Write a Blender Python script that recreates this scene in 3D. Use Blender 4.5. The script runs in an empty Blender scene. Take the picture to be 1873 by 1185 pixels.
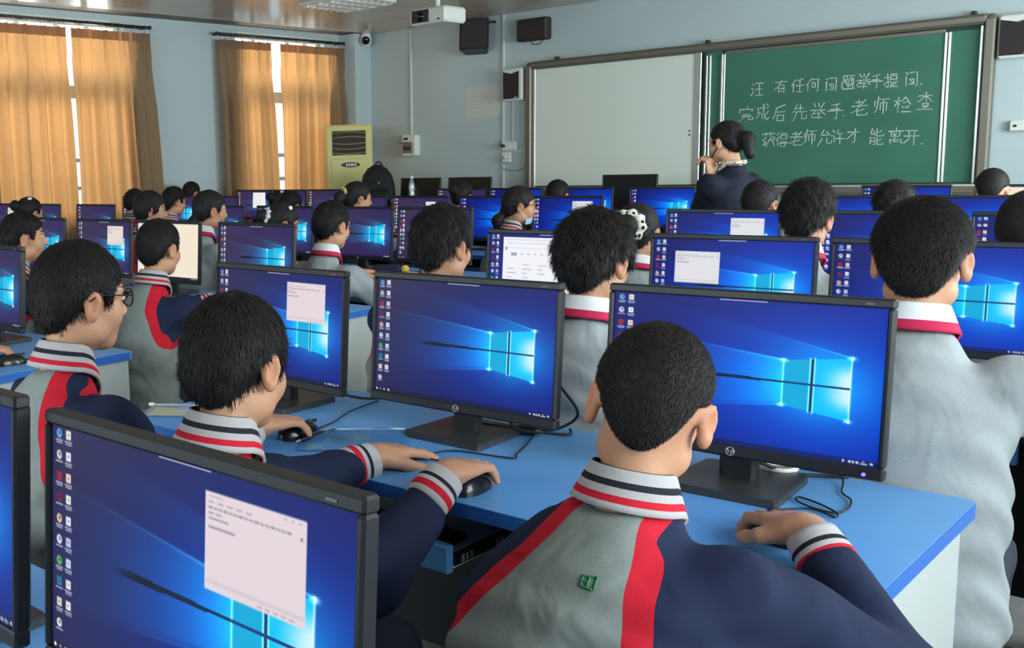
import bpy, bmesh, math, random
import numpy as np
from mathutils import Vector, Matrix
from mathutils.bvhtree import BVHTree

LP_L, LP_R, LP_B = 255.0, 270.0, 250.0      # window daylight and added rear fill, watts
random.seed(7)
rng = np.random.default_rng(7)
scene = bpy.context.scene
COL = scene.collection

# ------------------------------------------------------------------ camera
CAM_Z = 1.372                      # metres above the floor
YAW, PITCH, ROLL = map(math.radians, (-46.718, -8.129, 1.894))
FPX, PPX, PPY = 1903.0, 475.8, 572.5


def cam_axes():
    cy, sy, cp, sp = math.cos(YAW), math.sin(YAW), math.cos(PITCH), math.sin(PITCH)
    f = Vector((sy * cp, cy * cp, sp))
    r = Vector((cy, -sy, 0))
    d = -r.cross(f)
    c, s = math.cos(ROLL), math.sin(ROLL)
    return c * r + s * d, -s * r + c * d, f


_r, _d, _f = cam_axes()
cam_data = bpy.data.cameras.new('camera')
cam = bpy.data.objects.new('camera', cam_data)
COL.objects.link(cam)
M = Matrix.Identity(4)
for i in range(3):
    M[i][0], M[i][1], M[i][2] = _r[i], -_d[i], -_f[i]
M[2][3] = CAM_Z
cam.matrix_world = M
cam_data.sensor_width = 36.0
cam_data.sensor_fit = 'HORIZONTAL'
cam_data.lens = FPX / 1873 * 36.0
cam_data.shift_x = (936.5 - PPX) / 1873     # the photograph is a crop: its centre is not the lens axis
cam_data.shift_y = (PPY - 592.5) / 1873
cam_data.clip_start = 0.05
scene.camera = cam

# ------------------------------------------------------------------ world, lights, exposure
world = bpy.data.worlds.new('overcast_sky')
scene.world = world
world.use_nodes = True
bg = world.node_tree.nodes['Background']
bg.inputs[0].default_value = (0.80, 0.90, 1.0, 1)
bg.inputs[1].default_value = 1.6
scene.view_settings.view_transform = 'Standard'
scene.view_settings.look = 'None'
scene.view_settings.gamma = 1.0
scene.view_settings.use_curve_mapping = False
scene.view_settings.exposure = 0.15


def area_light(name, loc, rot, sx, sy, power, color):
    l = bpy.data.lights.new(name, 'AREA')
    l.shape = 'RECTANGLE'
    l.size, l.size_y, l.energy, l.color = sx, sy, power, color
    o = bpy.data.objects.new(name, l)
    o.location, o.rotation_euler = loc, rot
    COL.objects.link(o)
    return o


# daylight outside the curtained windows (left) and outside the corridor windows (right)
for i, (yc, w) in enumerate(((5.45, 2.3), (8.15, 2.0))):
    area_light('window_daylight', (-10.6, yc + .0, 1.95), (0, math.radians(-90), 0), 2.6, w, LP_L, (1.0, 0.97, 0.92))
for yc in (1.3, 4.3, 7.3):
    area_light('corridor_daylight', (1.6, yc, 1.8), (0, math.radians(90), 0), 1.9, 2.3, LP_R * {1.3: .6, 4.3: .95, 7.3: 1.6}[yc], (0.93, 0.98, 1.0))
area_light('rear_fill_light', (-3.6, -2.75, 1.8), (math.radians(90), 0, 0), 5.0, 1.7, LP_B, (0.90, 0.96, 1.0))  # fill from an unseen rear window, added to lift the room's ambient

# ------------------------------------------------------------------ materials
MATS = {}


def lin(c):
    return tuple((x / 255 / 12.92) if x / 255 <= 0.04045 else ((x / 255 + 0.055) / 1.055) ** 2.4 for x in c)


def mat(name, rgb, rough=0.6, metal=0.0, bump=0.0, bscale=60.0, var=0.0, vscale=12.0, spec=0.5, stretch=None, trans=0.0, ior=1.45, alpha=1.0, coat=0.0):
    """procedural principled material: rgb is sRGB 0-255, with optional colour variation and bump from noise"""
    if name in MATS:
        return MATS[name]
    m = bpy.data.materials.new(name)
    m.use_nodes = True
    nt = m.node_tree
    b = nt.nodes['Principled BSDF']
    c = lin(rgb)
    b.inputs['Base Color'].default_value = (*c, 1)
    b.inputs['Roughness'].default_value = rough
    b.inputs['Metallic'].default_value = metal
    b.inputs['Specular IOR Level'].default_value = spec
    b.inputs['Transmission Weight'].default_value = trans
    b.inputs['IOR'].default_value = ior
    b.inputs['Alpha'].default_value = alpha
    b.inputs['Coat Weight'].default_value = coat
    if var or bump:
        tc = nt.nodes.new('ShaderNodeTexCoord')
        mp = nt.nodes.new('ShaderNodeMapping')
        nt.links.new(tc.outputs['Object'], mp.inputs[0])
        if stretch:
            mp.inputs['Scale'].default_value = stretch
    if var:
        n = nt.nodes.new('ShaderNodeTexNoise')
        n.inputs['Scale'].default_value = vscale
        n.inputs['Detail'].default_value = 4
        nt.links.new(mp.outputs[0], n.inputs['Vector'])
        r = nt.nodes.new('ShaderNodeValToRGB')
        r.color_ramp.elements[0].position, r.color_ramp.elements[1].position = 0.3, 0.7
        r.color_ramp.elements[0].color = (*[max(0, x * (1 - var)) for x in c], 1)
        r.color_ramp.elements[1].color = (*[min(1, x * (1 + var)) for x in c], 1)
        nt.links.new(n.outputs['Fac'], r.inputs[0])
        nt.links.new(r.outputs[0], b.inputs['Base Color'])
    if bump:
        n2 = nt.nodes.new('ShaderNodeTexNoise')
        n2.inputs['Scale'].default_value = bscale
        n2.inputs['Detail'].default_value = 3
        nt.links.new(mp.outputs[0], n2.inputs['Vector'])
        bp = nt.nodes.new('ShaderNodeBump')
        bp.inputs['Strength'].default_value = bump
        bp.inputs['Distance'].default_value = 0.01
        nt.links.new(n2.outputs['Fac'], bp.inputs['Height'])
        nt.links.new(bp.outputs[0], b.inputs['Normal'])
    MATS[name] = m
    return m


def ramp_mat(name, attr, stops, rough=0.8, lo=0.0, hi=1.0, bump=0.25, bscale=26.0, heather=0.0, stretch=None, hidist=0.012):
    """fabric whose colour bands follow a float attribute of the mesh (woven stripes, sewn panels)"""
    if name in MATS:
        return MATS[name]
    m = bpy.data.materials.new(name)
    m.use_nodes = True
    nt = m.node_tree
    b = nt.nodes['Principled BSDF']
    b.inputs['Roughness'].default_value = rough
    b.inputs['Specular IOR Level'].default_value = 0.2
    a = nt.nodes.new('ShaderNodeAttribute')
    a.attribute_name = attr
    mr = nt.nodes.new('ShaderNodeMapRange')
    mr.inputs['From Min'].default_value, mr.inputs['From Max'].default_value = lo, hi
    nt.links.new(a.outputs['Fac'], mr.inputs['Value'])
    r = nt.nodes.new('ShaderNodeValToRGB')
    r.color_ramp.interpolation = 'CONSTANT'
    els = r.color_ramp.elements
    while len(els) < len(stops):
        els.new(0.5)
    for e, (p, c) in zip(els, stops):
        e.position = (p - lo) / (hi - lo)
        e.color = (*lin(c), 1)
    nt.links.new(mr.outputs[0], r.inputs[0])
    tc = nt.nodes.new('ShaderNodeTexCoord')
    src = r.outputs[0]
    if heather:
        n = nt.nodes.new('ShaderNodeTexNoise')
        n.inputs['Scale'].default_value = 260
        n.inputs['Detail'].default_value = 2
        nt.links.new(tc.outputs['Object'], n.inputs['Vector'])
        mr2 = nt.nodes.new('ShaderNodeMapRange')
        mr2.inputs['To Min'].default_value, mr2.inputs['To Max'].default_value = 1 - heather, 1 + heather
        nt.links.new(n.outputs['Fac'], mr2.inputs['Value'])
        mx = nt.nodes.new('ShaderNodeMix')
        mx.data_type = 'RGBA'
        mx.blend_type = 'MULTIPLY'
        mx.inputs['Factor'].default_value = 1
        nt.links.new(src, mx.inputs['A'])
        nt.links.new(mr2.outputs[0], mx.inputs['B'])
        src = mx.outputs['Result']
    nt.links.new(src, b.inputs['Base Color'])
    if bump:
        mp = nt.nodes.new('ShaderNodeMapping')
        if stretch:
            mp.inputs['Scale'].default_value = stretch
        nt.links.new(tc.outputs['Object'], mp.inputs[0])
        n2 = nt.nodes.new('ShaderNodeTexNoise')
        n2.inputs['Scale'].default_value = bscale
        n2.inputs['Detail'].default_value = 2
        n2.inputs['Distortion'].default_value = 0.6
        nt.links.new(mp.outputs[0], n2.inputs['Vector'])
        bp = nt.nodes.new('ShaderNodeBump')
        bp.inputs['Strength'].default_value = bump
        bp.inputs['Distance'].default_value = hidist
        nt.links.new(n2.outputs['Fac'], bp.inputs['Height'])
        nt.links.new(bp.outputs[0], b.inputs['Normal'])
    MATS[name] = m
    return m


def col_mat(name, rough=0.5, spec=0.4, emit=False, strength=1.0, bump=0.0, bscale=200.0):
    """colour read from the mesh's own 'col' attribute (flat print on screens, skin tones)"""
    if name in MATS:
        return MATS[name]
    m = bpy.data.materials.new(name)
    m.use_nodes = True
    nt = m.node_tree
    b = nt.nodes['Principled BSDF']
    a = nt.nodes.new('ShaderNodeAttribute')
    a.attribute_name = 'col'
    b.inputs['Roughness'].default_value = rough
    b.inputs['Specular IOR Level'].default_value = spec
    if emit:
        b.inputs['Base Color'].default_value = (0.012, 0.012, 0.014, 1)
        nt.links.new(a.outputs['Color'], b.inputs['Emission Color'])
        b.inputs['Emission Strength'].default_value = strength
    else:
        nt.links.new(a.outputs['Color'], b.inputs['Base Color'])
    if bump:
        n2 = nt.nodes.new('ShaderNodeTexNoise')
        n2.inputs['Scale'].default_value = bscale
        bp = nt.nodes.new('ShaderNodeBump')
        bp.inputs['Strength'].default_value = bump
        bp.inputs['Distance'].default_value = 0.004
        nt.links.new(n2.outputs['Fac'], bp.inputs['Height'])
        nt.links.new(bp.outputs[0], b.inputs['Normal'])
    MATS[name] = m
    return m


# ------------------------------------------------------------------ mesh builder
class MB:
    def __init__(self):
        self.v, self.f, self.s = [], [], []

    def add(self, verts, faces, smooth=False):
        o = len(self.v)
        self.v += [tuple(map(float, p)) for p in verts]
        self.f += [tuple(i + o for i in f) for f in faces]
        self.s += [smooth] * len(faces)
        return self

    def box(self, lo, hi, bev=0.0, rot=None, piv=(0, 0, 0)):
        (x0, y0, z0), (x1, y1, z1) = lo, hi
        if bev <= 0:
            V = [(x0, y0, z0), (x1, y0, z0), (x1, y1, z0), (x0, y1, z0), (x0, y0, z1), (x1, y0, z1), (x1, y1, z1), (x0, y1, z1)]
            F = [(0, 3, 2, 1), (4, 5, 6, 7), (0, 1, 5, 4), (1, 2, 6, 5), (2, 3, 7, 6), (3, 0, 4, 7)]
        else:
            b = bev
            V = []
            F = []
            # three stacked rings of an octagon-cornered box
            def ring(z, i):
                return [(x0 + b + i, y0 + i, z), (x1 - b - i, y0 + i, z), (x1 - i, y0 + b + i, z), (x1 - i, y1 - b - i, z), (x1 - b - i, y1 - i, z), (x0 + b + i, y1 - i, z), (x0 + i, y1 - b - i, z), (x0 + i, y0 + b + i, z)]
            k = b * 0.7
            for z, i in ((z0, k), (z0 + b, 0), (z1 - b, 0), (z1, k)):
                V += ring(z, i)
            for r in range(3):
                for j in range(8):
                    a, c = r * 8 + j, r * 8 + (j + 1) % 8
                    F.append((a, c, c + 8, a + 8))
            F.append(tuple(reversed(range(8))))
            F.append(tuple(range(24, 32)))
        if rot is not None:
            R = Matrix(rot) if not isinstance(rot, Matrix) else rot
            P = Vector(piv)
            V = [tuple(R @ (Vector(p) - P) + P) for p in V]
        return self.add(V, F)

    def tube(self, pts, r, n=8, smooth=True, caps=True, closed=False):
        pts = [Vector(p) for p in pts]
        m = len(pts)
        rad = r if isinstance(r, (list, tuple)) else [r] * m
        V, F = [], []
        up = None
        for i, p in enumerate(pts):
            if closed:
                t = (pts[(i + 1) % m] - pts[i - 1]).normalized()
            else:
                t = (pts[min(i + 1, m - 1)] - pts[max(i - 1, 0)]).normalized()
            if up is None:
                up = Vector((0, 0, 1)) if abs(t.z) < 0.9 else Vector((1, 0, 0))
            a = up - t * up.dot(t)
            if a.length < 1e-5:
                a = t.orthogonal()
            a.normalize()
            up = a
            b = t.cross(a)
            for k in range(n):
                an = 2 * math.pi * k / n
                V.append(p + (a * math.cos(an) + b * math.sin(an)) * rad[i])
        for i in range(m if closed else m - 1):
            for k in range(n):
                j = (i + 1) % m
                F.append((i * n + k, i * n + (k + 1) % n, j * n + (k + 1) % n, j * n + k))
        if caps and not closed:
            F.append(tuple(reversed(range(n))))
            F.append(tuple(range((m - 1) * n, m * n)))
        return self.add(V, F, smooth)

    def lathe(self, prof, n=24, c=(0, 0, 0), sx=1.0, sy=1.0, smooth=True):
        V, F = [], []
        for r, z in prof:
            for k in range(n):
                a = 2 * math.pi * k / n
                V.append((c[0] + r * math.cos(a) * sx, c[1] + r * math.sin(a) * sy, c[2] + z))
        m = len(prof)
        for i in range(m - 1):
            for k in range(n):
                F.append((i * n + k, i * n + (k + 1) % n, (i + 1) * n + (k + 1) % n, (i + 1) * n + k))
        F.append(tuple(reversed(range(n))))
        F.append(tuple(range((m - 1) * n, m * n)))
        return self.add(V, F, smooth)

    def prism(self, poly, axis, a, b):
        """extrude a 2-D polygon along an axis: poly in the other two axes (x,y order kept)"""
        n = len(poly)
        def P(q, h):
            return {'x': (h, q[0], q[1]), 'y': (q[0], h, q[1]), 'z': (q[0], q[1], h)}[axis]
        V = [P(q, a) for q in poly] + [P(q, b) for q in poly]
        F = [tuple(range(n - 1, -1, -1)), tuple(range(n, 2 * n))] + [(i, (i + 1) % n, (i + 1) % n + n, i + n) for i in range(n)]
        return self.add(V, F)

    def ellipsoid(self, c, r, nu=20, nv=12):
        V, F = [], []
        for j in range(nv + 1):
            t = math.pi * j / nv
            for i in range(nu):
                p = 2 * math.pi * i / nu
                V.append((c[0] + r[0] * math.sin(t) * math.cos(p), c[1] + r[1] * math.sin(t) * math.sin(p), c[2] + r[2] * math.cos(t)))
        for j in range(nv):
            for i in range(nu):
                F.append((j * nu + i, (j + 1) * nu + i, (j + 1) * nu + (i + 1) % nu, j * nu + (i + 1) % nu))
        return self.add(V, F, True)

    def mesh(self, name, recalc=True):
        me = bpy.data.meshes.new(name)
        me.from_pydata(self.v, [], self.f)
        me.polygons.foreach_set('use_smooth', self.s)
        if recalc:
            bm = bmesh.new()
            bm.from_mesh(me)
            bmesh.ops.recalc_face_normals(bm, faces=bm.faces)
            bm.to_mesh(me)
            bm.free()
        me.update()
        return me

    def build(self, name, material, parent=None, loc=None, rz=0.0):
        return link(name, self.mesh(name), material, parent, loc, rz)


def link(name, me, material, parent=None, loc=None, rz=0.0):
    o = bpy.data.objects.new(name, me)
    if material is not None and (not me.materials):
        me.materials.append(material)
    COL.objects.link(o)
    if parent is not None:
        o.parent = parent
    if loc is not None:
        o.location = loc
    if rz:
        o.rotation_euler[2] = rz
    return o


def thing(name, label, cat, loc=(0, 0, 0), rz=0.0, group=None):
    o = bpy.data.objects.new(name, None)
    o.empty_display_size = 0.1
    o.location = loc
    o.rotation_euler[2] = rz
    COL.objects.link(o)
    return tag(o, label, cat, group)


def tag(o, label=None, cat=None, group=None, kind=None):
    for k, v in (('label', label), ('category', cat), ('group', group), ('kind', kind)):
        if v:
            o[k] = v
    return o


def struct(o):
    o['kind'] = 'structure'
    return o


def spline(pts, n=8):
    """Catmull-Rom through points"""
    P = [Vector(p) for p in pts]
    P = [2 * P[0] - P[1]] + P + [2 * P[-1] - P[-2]]
    out = []
    for i in range(1, len(P) - 2):
        for k in range(n):
            t = k / n
            a, b, c, d = P[i - 1], P[i], P[i + 1], P[i + 2]
            out.append(0.5 * ((2 * b) + (c - a) * t + (2 * a - 5 * b + 4 * c - d) * t * t + (3 * b - a - 3 * c + d) * t ** 3))
    out.append(P[-2])
    return out


def set_attr(me, name, values, kind='FLOAT'):
    at = me.attributes.new(name, kind, 'POINT')
    if kind == 'FLOAT':
        at.data.foreach_set('value', np.ascontiguousarray(values, dtype=np.float32))
    else:
        v = np.asarray(values, dtype=np.float32)
        if v.shape[1] == 3:
            v = np.concatenate([v, np.ones((len(v), 1), np.float32)], 1)
        at.data.foreach_set('color', np.ascontiguousarray(v).ravel())


def np_mesh(name, V, F, smooth=True):
    """mesh from numpy arrays; F is (m,3) or (m,4)"""
    me = bpy.data.meshes.new(name)
    V = np.ascontiguousarray(V, dtype=np.float32)
    F = np.ascontiguousarray(F, dtype=np.int32)
    k = F.shape[1]
    me.vertices.add(len(V))
    me.vertices.foreach_set('co', V.ravel())
    me.loops.add(F.size)
    me.loops.foreach_set('vertex_index', F.ravel())
    me.polygons.add(len(F))
    me.polygons.foreach_set('loop_start', np.arange(0, F.size, k, dtype=np.int32))
    me.polygons.foreach_set('use_smooth', np.full(len(F), smooth))
    me.update(calc_edges=True)
    me.validate()
    return me

# ------------------------------------------------------------------ the room
XL, XR, YF, YB, ZC = -8.32, 1.0, 9.5, -2.4, 2.815


def wall_mat():
    return mat('pale_blue_wall_paint', (178, 193, 197), rough=0.55, bump=0.06, bscale=9, var=0.05, vscale=0.9, spec=0.3)


def glass_mat():
    if 'window_glass' in MATS:
        return MATS['window_glass']
    m = bpy.data.materials.new('window_glass')
    m.use_nodes = True
    nt = m.node_tree
    nt.nodes.clear()
    out = nt.nodes.new('ShaderNodeOutputMaterial')
    t = nt.nodes.new('ShaderNodeBsdfTransparent')
    t.inputs[0].default_value = (0.93, 0.96, 0.95, 1)
    g = nt.nodes.new('ShaderNodeBsdfGlossy')
    g.inputs['Roughness'].default_value = 0.03
    mx = nt.nodes.new('ShaderNodeMixShader')
    mx.inputs[0].default_value = 0.07
    nt.links.new(t.outputs[0], mx.inputs[1])
    nt.links.new(g.outputs[0], mx.inputs[2])
    nt.links.new(mx.outputs[0], out.inputs[0])
    MATS['window_glass'] = m
    return m


def clear_plastic(name, tint=(0.9, 0.95, 1.0), gloss=0.25, film=(200, 220, 240), fmix=0.12):
    if name in MATS:
        return MATS[name]
    m = bpy.data.materials.new(name)
    m.use_nodes = True
    nt = m.node_tree
    nt.nodes.clear()
    out = nt.nodes.new('ShaderNodeOutputMaterial')
    t = nt.nodes.new('ShaderNodeBsdfTransparent')
    t.inputs[0].default_value = (*tint, 1)
    g = nt.nodes.new('ShaderNodeBsdfGlossy')
    g.inputs['Roughness'].default_value = 0.12
    d = nt.nodes.new('ShaderNodeBsdfDiffuse')
    d.inputs[0].default_value = (*lin(film), 1)
    n = nt.nodes.new('ShaderNodeTexNoise')
    n.inputs['Scale'].default_value = 45
    bp = nt.nodes.new('ShaderNodeBump')
    bp.inputs['Strength'].default_value = 0.8
    nt.links.new(n.outputs['Fac'], bp.inputs['Height'])
    nt.links.new(bp.outputs[0], g.inputs['Normal'])
    m1 = nt.nodes.new('ShaderNodeMixShader')
    m1.inputs[0].default_value = gloss
    m2 = nt.nodes.new('ShaderNodeMixShader')
    m2.inputs[0].default_value = fmix
    nt.links.new(t.outputs[0], m1.inputs[1])
    nt.links.new(g.outputs[0], m1.inputs[2])
    nt.links.new(m1.outputs[0], m2.inputs[1])
    nt.links.new(d.outputs[0], m2.inputs[2])
    nt.links.new(m2.outputs[0], out.inputs[0])
    MATS[name] = m
    return m


# floor of large grey terrazzo tiles
fl = struct(MB().box((XL - .3, YB - .3, -0.12), (XR + .3, YF + .3, -0.012)).build('floor', mat('floor_grout', (84, 84, 82), rough=.7)))
tile_mat = mat('grey_terrazzo_tile', (128, 130, 128), rough=0.32, var=0.12, vscale=30)
tile_me = MB().box((-.297, -.297, -.012), (.297, .297, 0), bev=.003).mesh('floor_tile')
tile_me.materials.append(tile_mat)
for i in range(6):           # the few tiles that can be told apart in the gaps between the desks
    for j in range(6):
        t_ = link('tile', tile_me, None, fl, (-3.0 + i * .6, 1.2 + j * .6, 0))
mb = MB()
for i in range(-10, 8):
    for j in range(-3, 17):
        cx, cy = -3.0 + i * .6, 1.2 + j * .6
        if (0 <= i < 6 and 0 <= j < 6) or cx < XL + .3 or cx > XR - .3 or cy < YB + .3 or cy > YF - .3:
            continue
        mb.box((cx - .297, cy - .297, -.012), (cx + .297, cy + .297, 0))
tag(mb.build('tile_field', tile_mat, fl), kind='stuff')

# ceiling: glossy tan aluminium panels
cm = mat('tan_ceiling_panel', (190, 176, 160), rough=0.22, var=0.06, vscale=1.3, spec=0.5, bump=0.05, bscale=2.2)
ce = struct(MB().box((XL - .3, YB - .3, ZC + .01), (XR + .3, YF + .3, ZC + .15)).build('ceiling', mat('ceiling_joint', (120, 104, 88), rough=.6)))
pan_me = MB().box((-.2985, -.2985, 0), (.2985, .2985, .012)).mesh('ceiling_panel')
pan_me.materials.append(cm)
mb = MB()
for i in range(-9, 7):
    for j in range(-4, 16):
        cx, cy = -6.52 + (i + 4) * .6, 7.32 + (j - 9) * .6
        if cx - .3 < XL - .2 or cx + .3 > XR + .2 or cy + .3 > YF + .2 or cy - .3 < YB - .2:
            continue
        if abs(cx + 6.52) < .1 and abs(cy - 7.32) < .1:
            continue                       # the lamp sits here
        if -8.4 < cx < -4.8 and 5.5 < cy < 9.6:
            link('panel', pan_me, None, ce, (cx, cy, ZC))
        else:
            mb.box((cx - .2985, cy - .2985, ZC), (cx + .2985, cy + .2985, ZC + .012))
tag(mb.build('panel_field', cm, ce), kind='stuff')


def wall_with_openings(name, axis, pos, thick, a0, a1, z0, z1, openings):
    """wall in the plane axis=pos; openings (s0, s1, zb, zt) along the other horizontal axis"""
    mb = MB()

    def seg(s0, s1, zb, zt):
        if s1 - s0 < 1e-4 or zt - zb < 1e-4:
            return
        p0, p1 = min(pos, pos + thick), max(pos, pos + thick)
        if axis == 'x':
            mb.box((p0, s0, zb), (p1, s1, zt))
        else:
            mb.box((s0, p0, zb), (s1, p1, zt))
    cur = a0
    for s0, s1, zb, zt in sorted(openings):
        seg(cur, s0, z0, z1)
        seg(s0, s1, z0, zb)
        seg(s0, s1, zt, z1)
        cur = s1
    seg(cur, a1, z0, z1)
    return struct(mb.build(name, wall_mat()))


WIN_L = [(4.66, 6.15, 0.92, 2.76), (7.60, 8.98, 0.92, 2.76)]
WIN_R = [(0.3, 2.3, 0.95, 2.6), (3.3, 5.3, 0.95, 2.6), (6.3, 8.3, 0.95, 2.6)]
WIN_B = [(-6.2, -1.0, 0.95, 2.6)]
wall_with_openings('wall_left', 'x', XL, -0.24, YB - .24, YF + .24, 0, ZC + .01, WIN_L)
wall_with_openings('wall_right', 'x', XR, 0.24, YB - .24, YF + .24, 0, ZC + .01, WIN_R)
wall_with_openings('wall_front', 'y', YF, 0.24, XL, XR, 0, ZC + .01, [])
wall_with_openings('wall_back', 'y', YB, -0.24, XL, XR, 0, ZC + .01, WIN_B)
struct(MB().box((XL, 9.22, 0), (-8.07, YF, ZC)).build('wall_pillar', wall_mat()))
bbm = mat('grey_skirting', (120, 126, 128), rough=.5)
struct(MB().box((-8.06, YF - .015, 0), (XR, YF, .1), bev=.004).build('baseboard_front', bbm))
struct(MB().box((XL, YB, 0), (XL + .015, 9.2, .1), bev=.004).build('baseboard_left', bbm))


def window(n, axis, pos, s0, s1, zb, zt, bars_v, bars_h):
    w = bpy.data.objects.new('window_%d' % n, None)
    w.empty_display_size = .1
    COL.objects.link(w)
    struct(w)
    fm = mat('white_window_frame', (225, 228, 226), rough=.35)

    def bx(lo, hi, nm, m=fm, d=.03):
        if axis == 'x':
            MB().box((pos - d, lo[0], lo[1]), (pos + d, hi[0], hi[1]), bev=.006 if nm != 'pane' else 0).build(nm, m, w)
        else:
            MB().box((lo[0], pos - d, lo[1]), (hi[0], pos + d, hi[1]), bev=.006 if nm != 'pane' else 0).build(nm, m, w)
    t = .05
    bx((s0, zb), (s1, zb + t), 'frame')
    bx((s0, zt - t), (s1, zt), 'frame')
    bx((s0, zb + t), (s0 + t, zt - t), 'frame')
    bx((s1 - t, zb + t), (s1, zt - t), 'frame')
    vs = [s0 + t] + list(bars_v) + [s1 - t]
    hs = [zb + t] + list(bars_h) + [zt - t]
    for v in bars_v:
        bx((v - .03, zb + t), (v + .03, zt - t), 'mullion')
    for h in bars_h:
        for k in range(len(vs) - 1):
            bx((vs[k] + .03, h - .06), (vs[k + 1] - .03, h + .06), 'transom', d=.025)
    for a, b in zip(vs, vs[1:]):
        for c, d_ in zip(hs, hs[1:]):
            bx((a + .02, c + .02), (b - .02, d_ - .02), 'pane', glass_mat(), .004)


window(1, 'x', XL - .12, *WIN_L[0], [5.05, 5.46, 5.8], [2.10])
window(2, 'x', XL - .12, *WIN_L[1], [7.95, 8.47, 8.75], [2.10])
for k_, w_ in enumerate(WIN_R):
    window(3 + k_, 'x', XR + .12, *w_, [(w_[0] + w_[1]) / 2], [2.1])
window(6, 'y', YB - .12, *WIN_B[0], [-4.9, -3.6, -2.3], [2.1])  # unseen window added in the back wall for the rear fill
# outside guard rail behind the curtained windows, thrown as faint bands on the cloth
for k_, (y0, y1) in enumerate(((4.4, 6.5), (7.2, 9.2))):
    g = thing('window_guard', ('steel guard rails outside the larger curtained window', 'steel guard rails outside the curtained window beside the air conditioner')[k_], 'railing', (-8.66, (y0 + y1) / 2, .92))
    h = (y1 - y0) / 2
    for z in (.28, .55):
        MB().tube([(0, -h, z), (0, h, z)], .022, 8).build('rail', mat('dull_steel', (110, 112, 115), rough=.4, metal=.6), g)
    for yy in (-h + .06, h - .06):
        MB().box((0, yy - .015, .26), (.105, yy + .015, .30)).build('wall_bracket', mat('dull_steel', (0, 0, 0)), g)
    for k2 in range(5):
        yy = -h + .02 + (2 * h - .04) * k2 / 4
        MB().tube([(0, yy, 0), (0, yy, .55)], .012, 6).build('upright', mat('dull_steel', (0, 0, 0)), g)


# ------------------------------------------------------------------ curtains
def curtain_mat():
    m = bpy.data.materials.new('orange_curtain_cloth')
    m.use_nodes = True
    nt = m.node_tree
    nt.nodes.clear()
    out = nt.nodes.new('ShaderNodeOutputMaterial')
    tc = nt.nodes.new('ShaderNodeTexCoord')
    mp = nt.nodes.new('ShaderNodeMapping')
    mp.inputs['Scale'].default_value = (1, 40, 2)
    nt.links.new(tc.outputs['Object'], mp.inputs[0])
    n = nt.nodes.new('ShaderNodeTexNoise')
    n.inputs['Scale'].default_value = 6
    nt.links.new(mp.outputs[0], n.inputs['Vector'])
    r = nt.nodes.new('ShaderNodeValToRGB')
    r.color_ramp.elements[0].color = (*lin((164, 112, 64)), 1)
    r.color_ramp.elements[1].color = (*lin((194, 142, 88)), 1)
    nt.links.new(n.outputs['Fac'], r.inputs[0])
    d = nt.nodes.new('ShaderNodeBsdfDiffuse')
    d.inputs[0].default_value = (*lin((160, 140, 114)), 1)
    t = nt.nodes.new('ShaderNodeBsdfTranslucent')
    nt.links.new(r.outputs[0], t.inputs[0])
    mx = nt.nodes.new('ShaderNodeMixShader')
    mx.inputs[0].default_value = 0.5
    nt.links.new(d.outputs[0], mx.inputs[1])
    nt.links.new(t.outputs[0], mx.inputs[2])
    nt.links.new(mx.outputs[0], out.inputs[0])
    return m


CURT = curtain_mat()
SPECK = mat('gold_curtain_thread', (230, 205, 140), rough=.4, metal=.3)


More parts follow.
